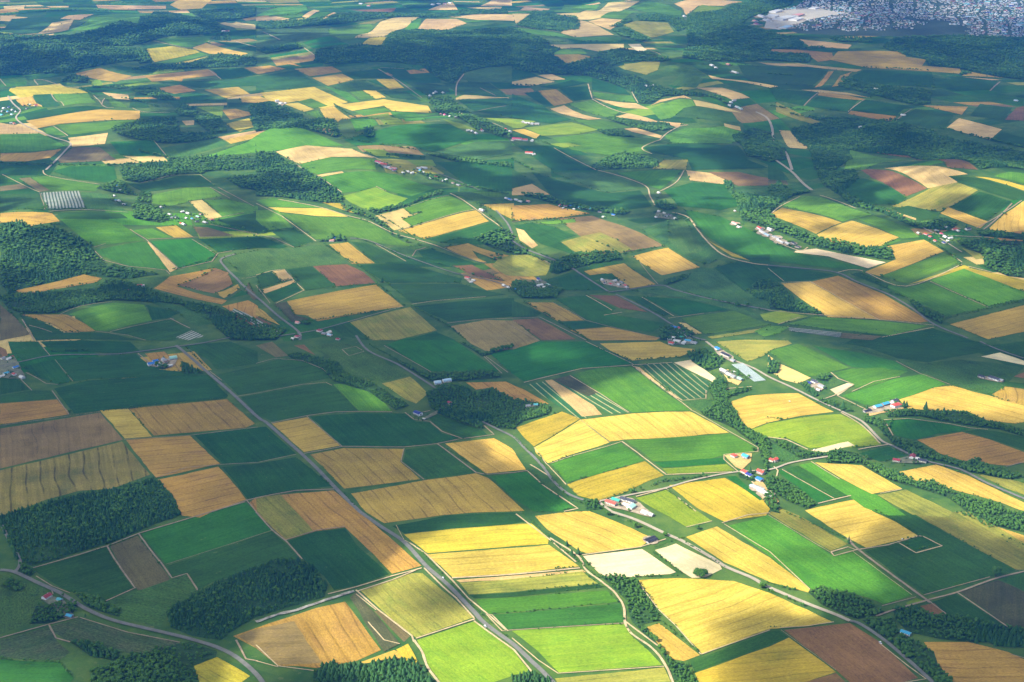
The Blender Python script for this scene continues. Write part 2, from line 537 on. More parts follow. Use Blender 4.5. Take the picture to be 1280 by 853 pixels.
# roads and tracks: kind+width in metres, then the centre line
LINES = '''
@0 3
a8 0,290 70,300 180,350 300,405 380,455 450,495 560,540 700,575 850,610 950,635 1080,675 1180,725 1280,810 1330,880
a6 -10,30 40,130 100,245 75,300
g3 0,630 250,560 390,525
g3 165,280 535,170 700,105 1050,0 1225,-50
g3 535,170 570,230 610,290 675,380 530,445
g3 695,110 760,200 810,260 860,330 935,308 990,392
g1 830,262 1290,115 1360,92
g3 245,565 280,630 350,650
g2 180,320 260,370 350,405
g2 400,528 640,602 900,652
g3 1180,640 1230,735 1290,745
g2 255,380 265,410
@1 3
a8 520,0 620,70 740,150 850,270 960,365 1090,500 1130,545 1200,600 1290,665 1370,740 1440,805 1500,870
p3 770,155 850,210 980,340 1060,430 1170,520 1250,590
p3 1090,545 1150,590 1290,690 1380,800
p3 360,410 500,375 680,320 830,280
p3 510,395 680,340 800,290
p3 800,632 1095,535
p4 790,640 830,700 860,780 930,870
p3 500,390 600,480 780,620 790,650
r7 0,550 100,515 200,490 350,440 490,395
p3 840,280 930,370 1000,430 1090,530
p2 0,665 110,770 300,795
p2 0,745 110,775
p1 700,65 740,140 770,155
g3 0,0 80,90 150,145 230,235
g2 150,140 300,92 445,72
p2 1150,510 1180,515 1260,595 1230,595 1150,510
p2 500,410 600,490
p2 560,550 640,640 720,660
@2 3
p4 190,130 330,220 370,290 450,350 520,410 560,480 565,550 600,610 700,680 770,770 810,870
p3 570,550 650,610 730,670
p4 -300,330 0,312 340,280
p3 20,10 190,140 320,250
p3 350,215 640,175 770,135
c8 500,0 620,40 770,110 860,150 1000,230 1070,275 1200,330 1280,375 1480,460 1610,510 1690,545
g2 -20,592 230,576 560,556
p2 0,630 130,740 230,807 760,772
p2 1060,60 1290,200 1490,387
p3 1050,55 1180,15 1290,5
p2 870,76 1000,45
p2 620,340 735,490 820,570 945,712
p2 945,712 1290,590
@3 3
a7 410,545 460,560 580,640 700,740 800,830 850,880
p3 315,200 400,175 440,190 330,220 315,200
p3 440,190 600,165 750,120 775,122 870,170 740,205 655,155
g5 400,130 460,195 780,430 800,445
g4 540,520 660,480 800,440 950,400 1130,335 1290,295
g2 780,415 1110,325
g2 570,470 740,425
g3 950,405 1200,575
g2 810,450 905,520
p1 0,15 240,160 310,200
g1 65,590 340,790
p2 60,580 200,570 330,550
p2 555,655 700,770 790,835 640,860
g2 1210,710 1280,730
p1 420,195 720,415
@0 2
a8 880,20 930,60 1050,165 1150,250 1290,380 1340,412 1500,555 1680,735 1800,852
a5 0,125 110,100 260,70 440,65 590,62 740,45 880,25 1000,10 1150,-20
g2 190,0 250,70
g1 275,90 365,200
g3 690,60 750,105
g2 130,155 180,180 230,210 290,215
g2 260,245 345,365
g2 50,160 100,185 160,245
g2 620,490 960,468 1290,428
g2 780,680 930,630 1110,615 1290,605 1480,565
g3 1060,852 1230,795 1290,780 1480,745 1670,738
g2 1230,790 1280,850
g2 1180,275 1290,258 1510,215 1630,205 1660,220
g2 1050,150 1110,195
g2 0,420 500,350
@1 2
a6 500,-30 560,45 700,110 800,170 900,235
a6 1130,400 1200,435 1290,480 1340,530 1430,620 1480,690 1550,755 1630,790 1710,800
g3 75,408 260,370 400,352 510,350 680,352
g2 255,375 430,525
g3 240,560 430,525 740,528 900,512 1030,485 930,450 870,400 790,390 745,355
g2 740,535 725,600 840,690
g3 905,510 1100,655 1150,665 1290,655 1360,645
g2 0,110 90,85 230,95 330,135 385,180
g2 430,40 500,25 540,50 465,72 430,40
g2 640,20 880,155
g2 1140,75 1230,160
g2 1150,75 1260,155
g3 830,355 870,345
g3 1140,420 1190,465 1040,485
@2 2
p3 60,205 350,135 600,118 800,105
p2 370,0 600,110 900,345 1230,530 1230,550 1060,565 1060,590 1130,650
p2 600,120 850,295 970,285 970,245
p2 290,170 440,260 585,355
p1 340,390 490,505
p2 190,610 550,500
p3 550,500 770,665 1100,652
p2 110,530 170,610 270,715
p3 80,650 150,715 330,835 260,850
p3 90,615 180,670
p3 770,735 920,850
p3 620,775 770,735
c7 970,0 1080,80 1200,130 1290,180 1400,230 1520,290 1660,355 1750,400 1840,490 1900,520
c5 430,800 600,765 760,735 900,695 1100,655 1290,640 1400,605 1580,575
p3 1020,270 1080,235 1200,225
p4 1200,700 1250,770 1300,830
c6 430,800 470,830 500,852
@3 2
a7 620,520 720,570 800,600 960,640 1100,710 1290,790
p3 450,540 600,515
p3 315,155 350,185 430,215 330,270 270,290
p3 345,270 480,335
p3 0,478 90,490 200,540
p3 30,625 50,645 40,690
g2 640,98 760,160 910,215
p2 420,250 530,200 660,175
p3 590,410 625,470
p2 580,392 700,385 900,410 1010,432 1100,440
p2 70,640 330,785
p2 215,600 360,690
p3 250,810 330,790 415,770
p2 560,760 670,738
p4 365,355 470,420 560,510
g3 700,340 750,348
g2 1190,625 1290,600
a6 1060,0 1150,40 1280,85
@0 1
p4 215,0 250,30 500,70
p3 10,20 100,65 200,110
c4 250,205 640,210
g2 470,385 530,365
g3 475,405 520,450 640,480 830,500 850,520
g3 650,295 730,345 890,492 1060,455 1090,415 1160,403
g3 740,345 960,335 1280,325
g2 960,345 1080,420
g3 290,725 400,680 560,657
g3 850,740 950,790
g2 550,808 870,740
g3 110,745 170,850
g2 145,775 260,810
g2 480,805 640,825 730,850
a7 1180,418 1105,445 1130,490 1200,560 1290,640 1380,720 1490,805 1500,850
g4 1050,270 1290,320
g2 1230,540 1280,530
g3 1100,235 1220,212
g3 1050,85 1150,140
g3 1090,85 1270,180
p2 700,65 850,25 1000,22 1055,60
g2 200,115 225,197
@1 1
a6 470,340 560,350 700,410 850,465 1000,515 1170,550 1290,590
a5 880,0 1000,50 1120,100
p4 970,115 1080,180 1220,280 1225,300
a6 1290,340 1260,270 1200,200
p3 0,165 130,230 300,355
p4 110,145 320,185 450,225 550,250 690,315 850,360 910,380
p3 310,32 430,110
p2 600,80 650,105
p2 740,190 965,125
p2 710,300 1095,195
g3 0,320 80,335 190,385
p3 590,365 750,455
g3 780,430 800,400 850,385
p3 780,670 900,652 1150,632
g3 950,765 1130,745 1290,740
p3 0,525 75,503 140,495 240,600 100,665
g3 380,780 470,755 740,680
g2 0,575 70,665
a5 110,830 300,800 460,758
g3 910,380 1150,465
@2 1
a6 0,350 60,390 160,430 300,490 480,605
a6 480,610 560,600 740,575 820,600 1000,645 1290,700
a6 520,620 700,710 790,765 900,830 970,850
p5 430,0 560,35 670,80 690,130 715,175
p4 860,0 820,60 740,105
p6 800,210 880,235 930,300 990,370 1070,430 1200,465 1290,475
g2 640,460 730,570
p2 650,635 810,730
p2 780,740 960,715
p3 370,625 500,700
g3 0,740 140,735 370,850
p3 90,420 200,470
g2 0,780 130,850
g2 200,660 370,750 480,780 740,840
g2 0,260 120,240
p3 460,725 550,710
@3 1
c10 -10,-80 110,0 160,50 220,100
p4 260,125 440,190
a7 0,475 160,490 340,510 450,560 600,620 720,690 830,770 1000,840
c5 740,270 850,320 980,330 1100,335
c5 860,340 970,410
g5 1080,295 1220,165
g4 1040,290 1270,150
p4 350,510 460,500 690,580 970,470
p3 970,460 890,400
p4 1000,480 1120,510
p2 0,490 80,555
p2 65,562 210,555 560,750
p3 540,745 830,775
p3 50,770 160,735
p3 0,700 150,715 540,745
p3 570,835 830,785
p4 10,225 70,175 160,130
p4 10,345 150,400 200,385
p2 810,555 1100,685
@0 0
c7 40,480 100,550 80,590 130,630 260,685 350,715 330,750 230,850
p4 170,400 250,410 400,440 470,480 510,525 570,540
p4 510,520 525,490
p4 660,540 720,560 850,565
p3 265,630 340,680 280,690
p3 255,470 320,530
p4 0,395 30,430
p3 770,705 840,790
p4 770,205 860,225 960,240 1050,205
p4 1170,205 1280,235
p4 1045,350 1110,400
p4 170,400 190,425
@1 0
g6 35,160 120,200
p5 240,240 290,275
g4 610,345 720,410 830,490
p4 750,610 920,605
p4 480,745 600,790 700,850
g4 200,820 240,850
g4 110,500 190,600
p4 1120,595 1280,660
g4 1110,555 1250,530
g4 1120,440 1200,480
g6 1000,480 1005,420 1040,370
g4 620,338 740,345
@2 0
p5 380,420 400,490
p5 400,495 580,570
p5 740,700 820,640 880,625
p5 740,700 650,740 700,770
p4 210,740 300,790 420,850
p5 690,255 760,290
p4 0,130 240,160
p4 600,460 630,515
@3 0
c10 -60,560 -5,590 20,640 30,700 120,850
g5 400,560 480,500
g5 630,612 720,545
g5 180,530 250,465
g6 1110,455 1160,410
'''
# woods: c = conifers, b = broadleaves, x = both, then the outline of the wood
WOODS = '''
@0 3
c 0,30 80,0 380,-82 580,-112 760,-162 800,-152 880,-60 905,15 700,90 535,160 160,270 105,250 40,120 0,60
c 828,500 960,420 1060,360 1288,275 1380,238 1490,238 1580,290 1636,380 1620,425 1440,475 1280,525 1180,580 1100,640 960,620 860,580
b 370,410 500,440 600,490 600,525 450,480
x 180,470 380,460 370,500 260,556 150,560
x 350,650 450,655 600,700 580,745 450,720
b 580,740 900,660 950,650 1085,695 1080,725 960,770 1000,870 550,870 600,800
b 105,255 180,300 150,325 90,300
b 460,800 600,760 600,870 450,870
x 60,330 130,380 80,400 0,370
@1 3
c 290,800 350,755 440,765 560,755 660,735 780,735 850,790 880,880 280,880
@2 3
c 0,815 100,805 190,830 220,880 0,880
b 440,320 540,325 620,345 735,510 730,545 660,560 715,640 760,700 800,740 880,770 940,880 830,880 750,700 600,550 570,440
@3 3
b 200,400 260,375 340,400 370,405 460,425 520,450 530,490 600,500 450,535 380,515 270,465
b 470,540 620,540 660,600 600,640 540,600
x 620,480 760,480 800,510 960,520 1100,560 1290,590 1290,680 1140,670 1100,650 1000,650 860,635 700,600 640,540
b 610,650 680,620 760,660 830,700 850,760 940,870 850,880 800,810 700,740
b 930,0 1290,0 1290,105 1150,72 1100,80 1000,30
@0 2
c 910,110 1020,160 910,160
b 780,110 840,130 820,140 780,135
@1 2
b 160,70 230,60 430,120 440,160 600,215 700,280 770,320 700,345 560,250 390,200 300,120 180,90
b 700,100 860,160 1000,160 1180,150 1230,180 1000,200 940,190 870,200
x 850,260 940,220 1000,215 1100,260 1180,235 1290,290 1380,300 1480,330 1470,360 1330,400 1290,440 1200,430 1130,400 1130,445 950,380 870,330
b 1010,0 1130,60 1290,20 1290,35 1130,75
@2 2
x 870,60 960,40 1060,90 1030,130 980,150 900,100
b 980,230 1030,180 1070,200 1080,300 1140,380 1150,420 1280,490 1290,590 1260,600 1235,530 1110,435 960,370 940,350 1000,330 1010,300
b 360,800 430,790 440,840 370,840
b 1130,660 1200,690 1210,700 1140,680
b 1240,560 1280,600 1270,700 1260,800 1300,850 1340,860 1300,740
b 1060,260 1190,228 1190,245 1080,280
@3 2
x 580,350 690,345 760,350 900,345 1000,355 1080,400 1280,440 1290,480 1160,440 1010,420 880,400 760,373 600,380
b 490,370 570,390 620,480 720,500 860,570 970,610 1050,585 1090,620 1290,680 1200,690 1000,650 900,610 700,560 630,520 550,430 480,400
b 280,570 350,540 450,560 480,600 640,650 560,640 460,610 300,610
b 0,490 100,510 180,545 310,570 170,590
b 480,620 640,650 740,700 820,700 1000,780 1150,810 1230,870 1000,860 900,780 700,720 600,690
b 0,680 60,690 150,730 240,820 200,840 100,800 0,740
b 250,290 340,310 370,330 430,350 360,350 260,305
x 160,210 200,210 250,270 230,280
b 250,170 320,170 300,200 240,190
x 0,90 60,110 50,160 0,160
@0 1
x 0,270 90,257 160,282 300,290 450,370 480,420 540,480 700,500 800,520 620,545 500,530 420,520 290,552 80,598 60,640 0,560
x 0,640 80,622 250,612 480,600 530,545 620,560 760,600 900,650 1100,690 1280,750 1280,850 1150,850 1060,760 900,670 560,650 350,690 280,715 110,715 40,690
x 600,0 1030,0 1020,18 900,20 700,62 620,50
b 1130,40 1280,20 1280,100 1200,90
b 480,90 600,50 690,130 560,110
b 700,110 755,120 755,170 850,250 800,262 670,240 660,190
@1 1
x 0,0 240,0 350,60 430,120 430,160 330,165 130,135 0,130
b 560,202 760,170 930,100 930,120 740,185 600,220
b 420,160 560,220 680,300 700,340 560,240 430,200
x 380,330 450,340 450,358 310,358
b 1080,340 1240,290 1290,330 1290,420 1160,380
b 1170,430 1230,420 1230,460 1170,440
b 780,0 920,60 1000,70 900,30
b 0,760 150,800 100,850 0,850
b 200,760 280,760 260,775
@2 1
x 0,110 150,125 280,165 420,185 600,205 560,225 300,190 150,150
x 190,470 280,430 400,410 530,410 550,450 400,470 290,500 230,520 190,510
b 0,560 80,560 250,600 220,640 50,640 0,600
b 760,550 890,520 880,545 770,575
x 1170,600 1220,560 1290,550 1290,660 1200,630
x 720,140 830,190 760,200 710,180
x 1060,60 1100,60 1110,120 1290,130 1290,290 1150,250 1130,200
b 740,790 830,770 910,820 850,850 740,850
b 0,390 80,400 80,420 0,428
@3 1
x 0,90 60,60 110,100 220,110 130,128 60,165 10,220 60,260 240,340 350,350 480,385 620,392 630,450 540,440 250,385 200,370 0,290
x 240,0 430,0 460,40 380,100 420,130 500,180 600,200 740,270 860,242 950,270 900,300 740,290 560,210 420,180 280,80
x 940,350 1060,345 1290,355 1290,540 1200,530 1080,480 1080,430 970,380
x 1040,300 1120,300 1290,320 1290,350 1060,330
b 690,640 780,690 880,730 870,770 760,720
x 0,560 60,570 130,650 160,660 250,700 280,730 150,710 0,690
@0 0
x 0,170 100,180 350,180 520,140 600,110 690,120 770,60 830,60 960,90 1090,125 1130,150 1060,170 820,185 650,230 480,230 300,210 0,240
x 0,240 300,210 600,240 735,260 750,300 640,310 400,350 370,365 200,370 0,380
x 620,240 735,250 760,315 700,320
x 750,322 950,318 1100,268 1280,292 1280,330 900,345 660,350
x 560,640 700,602 880,590 900,660 1060,670 1090,690 980,710 830,720 640,690 560,660
x 970,600 1000,570 1100,590 1140,660 1060,670
x 870,560 920,520 990,560 990,590 900,580
x 450,440 560,430 700,440 800,450 880,500 800,500 640,450
x 940,60 1280,35 1280,80 1110,110
x 1060,200 1090,165 1140,170 1155,205
x 840,790 1280,780 1280,850 600,850 620,815 840,812
x 360,370 440,385 440,415 300,410
@1 0
x 300,250 400,230 530,227 640,230 680,165 720,155 820,150 1000,155 1250,140 1345,160 1345,330 1250,332 1130,340 1050,362 1030,372 980,420 900,390 830,330 640,310 580,310 380,325 290,310
x 0,110 240,100 450,70 600,65 1020,70 1020,85 700,88 450,118 200,135 0,145
x 0,250 200,220 250,240 50,270
x -40,535 30,520 100,520 230,580 240,600 400,620 430,680 400,690 200,640 0,660
c 540,650 570,630 600,680 560,695 540,680
b 860,500 960,480 1100,590 1280,680 1280,700 1100,650 900,560
x 1020,52 1120,55 1250,50 1260,68 1020,75
x 0,762 95,768 200,830 230,860 0,860
b 840,770 1280,820 1280,840 1000,810
@2 0
x 20,130 110,60 200,75 320,85 345,120 330,150 240,158 100,145
x 0,165 90,170 190,215 185,230 240,247 200,272 270,322 420,285 430,262 570,245 640,265 700,270 800,300 750,310 560,310 500,330 520,370 620,380 750,440 900,460 1050,490 1100,540 1010,490 760,480 700,520 640,520 600,460 500,420 380,380 150,370 0,350
x 490,135 590,88 605,105 540,135
x 620,80 700,70 850,90 880,140 830,160 780,110 640,105
x 880,70 1060,50 1250,-40 1430,-40 1400,20 1290,62 1180,95 1150,125 1290,165 1420,190 1480,235 1500,250 1300,245 1290,262 1290,300 1150,310 980,310 850,290 880,220 870,150
x 500,155 580,145 700,200 640,210 540,180
b 460,590 520,590 650,620 780,620 800,650 700,660 560,630
b 420,650 520,650 620,690 480,680
x 1100,680 1200,640 1300,660 1350,720 1370,800 1290,812 1170,780
b 400,820 560,760 720,800 740,840 400,850
@3 0
x 0,190 140,195 200,235 280,235 280,245 150,240 0,230
x 0,262 200,272 220,300 200,315 0,302
x 300,190 520,190 520,215 350,210
x 560,240 640,190 800,180 1280,190 1280,400 1170,388 960,345 800,328 790,298 690,278
x 340,430 380,385 560,430 820,450 810,520 740,530 580,490
x 110,640 370,600 600,610 850,680 1280,760 1280,850 1060,850 700,780 400,750 420,800 340,850 230,850 200,740
x 100,570 360,590 640,600 850,670 840,690 600,640 300,610
x 955,380 980,350 1020,370
'''
# rows of trees and bushes along a line: kind + width in metres
ROWS = '''
@0 3
x10 -10,40 40,140 90,240
b6 0,735 120,745 290,750 360,820
@1 3
b4 780,150 900,280 1080,470 1250,620
@2 3
b5 200,150 320,240 430,330
b5 350,240 440,320
b5 620,325 820,318
b5 500,10 620,60 740,110
b5 740,540 860,640 940,710
b5 700,180 780,150 860,130
b4 870,155 1060,275
b5 60,10 180,120
b6 690,190 880,330
@3 3
b6 0,355 200,412
b7 0,390 180,470
b6 90,5 240,70 400,140
b5 540,-5 640,45 750,110
b4 0,578 60,575
@0 2
b6 260,50 430,45
b4 0,420 500,352 1140,284
b5 930,30 1040,140
@1 2
b7 570,20 860,180
b4 450,745 620,722 850,692
b4 920,515 1150,668 1290,790
b4 420,735 500,830
@2 2
b8 600,755 760,700 980,672
b4 0,470 100,560 180,650
b5 200,690 290,790 350,810
b4 90,640 160,720
b6 430,35 600,95 840,80
b5 770,740 900,840
@3 2
b6 0,380 60,390
b7 620,395 580,470
b5 1040,0 1290,80
b5 270,290 480,330
b4 920,225 1040,245
@0 1
b8 160,280 300,270
b6 240,200 430,195
b6 1060,265 1290,320
b6 1090,430 860,500
@1 1
b7 340,370 480,465
b7 600,560 740,680
b6 500,465 620,560
b7 870,455 1040,500
b12 1040,80 1290,130
b8 1100,165 1230,290
b8 780,680 960,780 1050,850
b5 250,600 600,572
b6 270,755 740,690
b6 130,230 200,270
b5 920,365 1010,340 1180,350
b6 560,200 830,370
b6 190,390 300,360
b5 500,340 620,380 760,440
@2 1
b6 560,420 760,380
b7 60,660 380,850
b6 0,255 250,240 400,222
b6 860,610 1000,645 1290,710
b6 0,340 160,425 300,485
b8 60,410 200,470
@3 1
b7 880,745 1290,650
b8 800,350 930,430 960,480
b8 560,600 700,640
b6 0,160 60,100
@0 0
b12 0,75 570,60
b10 490,15 830,20
b10 400,440 470,480
b12 0,820 600,830
b10 660,360 950,350
b10 600,490 800,540
b12 700,760 840,790
@1 0
b10 0,50 110,40
b9 430,690 800,750
b10 390,525 500,590
b9 140,560 260,620
b9 860,490 900,560
b10 600,640 650,625
b12 640,780 840,790
@2 0
b12 0,430 140,430
b10 180,212 560,210
b9 90,690 240,740
b12 0,800 100,850
@3 0
b12 0,370 120,380
b12 480,340 800,355
b12 0,530 260,560
b12 860,640 1280,740
b12 740,430 830,440
'''
# trees that stand alone: tile column, tile row, x, y, kind, height, label
SINGLES = [
 (2,3,925,322,'b',13,'dark leafy tree beside the pale field corner, left one of a clump'),
 (2,3,948,326,'b',12,'dark leafy tree beside the pale field corner, middle of a clump'),
 (2,3,962,318,'b',11,'dark leafy tree beside the pale field corner, right one of a clump'),
 (2,3,274,170,'c',10,'lone small spruce on the verge above the gravel track fork'),
 (2,3,298,218,'c',11,'dark spruce on the left side of the gravel track'),
 (2,3,330,212,'c',12,'dark spruce on the right side of the gravel track'),
 (2,3,1250,380,'b',11,'round bush tree on the verge at the end of the pale road'),
 (2,3,615,78,'b',9,'round green tree on the grass bank below the roadside farm'),
 (2,3,480,16,'b',8,'small round tree at the top of the golden field edge'),
 (2,3,765,120,'b',8,'small round bush at the junction by the black sheds'),
 (2,3,925,85,'b',8,'small dark bush on the grass strip by the light green field'),
 (3,3,403,158,'c',14,'tall slim poplar at the corner of the olive field track'),
 (3,3,1138,325,'b',16,'big round dark tree standing alone at the end of the farm track'),
 (2,2,1130,170,'c',14,'slim dark conifer beside the plastic greenhouses'),
 (2,2,1053,215,'c',20,'tall dark poplar above the bend of the farm lane'),
 (2,2,1190,660,'c',13,'dark spruce between the red roof and the lane'),
 (2,2,1205,545,'b',8,'small dark tree at the corner of the bright green field'),
 (3,2,495,338,'c',10,'small conifer on the lane beside the black-roofed shed'),
 (3,2,678,328,'c',14,'left spruce of a pair beside the red hipped roof'),
 (3,2,692,328,'c',13,'right spruce of a pair beside the red hipped roof'),
 (3,2,788,345,'c',18,'tall spruce rising from the hedge below the orange field'),
 (3,2,878,360,'c',13,'dark conifer in the hedge, below the middle of the orange field'),
 (3,2,375,335,'c',16,'tall dark conifer beside the road bend above the lime field'),
 (3,2,18,690,'c',11,'dark conifer beside the pale drive of the small red house'),
 (3,2,495,590,'b',9,'round dark tree in the small green paddock'),
 (1,1,712,338,'b',11,'largest bush on the lime green verge beside the gravel lane'),
 (1,1,752,360,'b',11,'round dark bush halfway along the lime green verge'),
 (1,1,812,376,'b',9,'round dark bush at the tip of the lime green verge'),
 (1,1,380,335,'c',13,'pointed tree behind the red and blue roofed farm'),
 (1,1,630,560,'c',14,'tall dark tree in the hedge right of the striped tan field'),
 (2,1,1125,685,'b',13,'large round bush beside the road across the pasture'),
 (2,1,1175,678,'b',10,'smaller round bush beside the road across the pasture'),
 (2,1,960,478,'b',12,'dark tree at the right corner of the yellow square field'),
 (0,2,350,360,'b',8,'small dark bush at the ditch end of the tan field'),
 (3,1,990,292,'c',14,'pointed dark tree in the riverside village'),
]
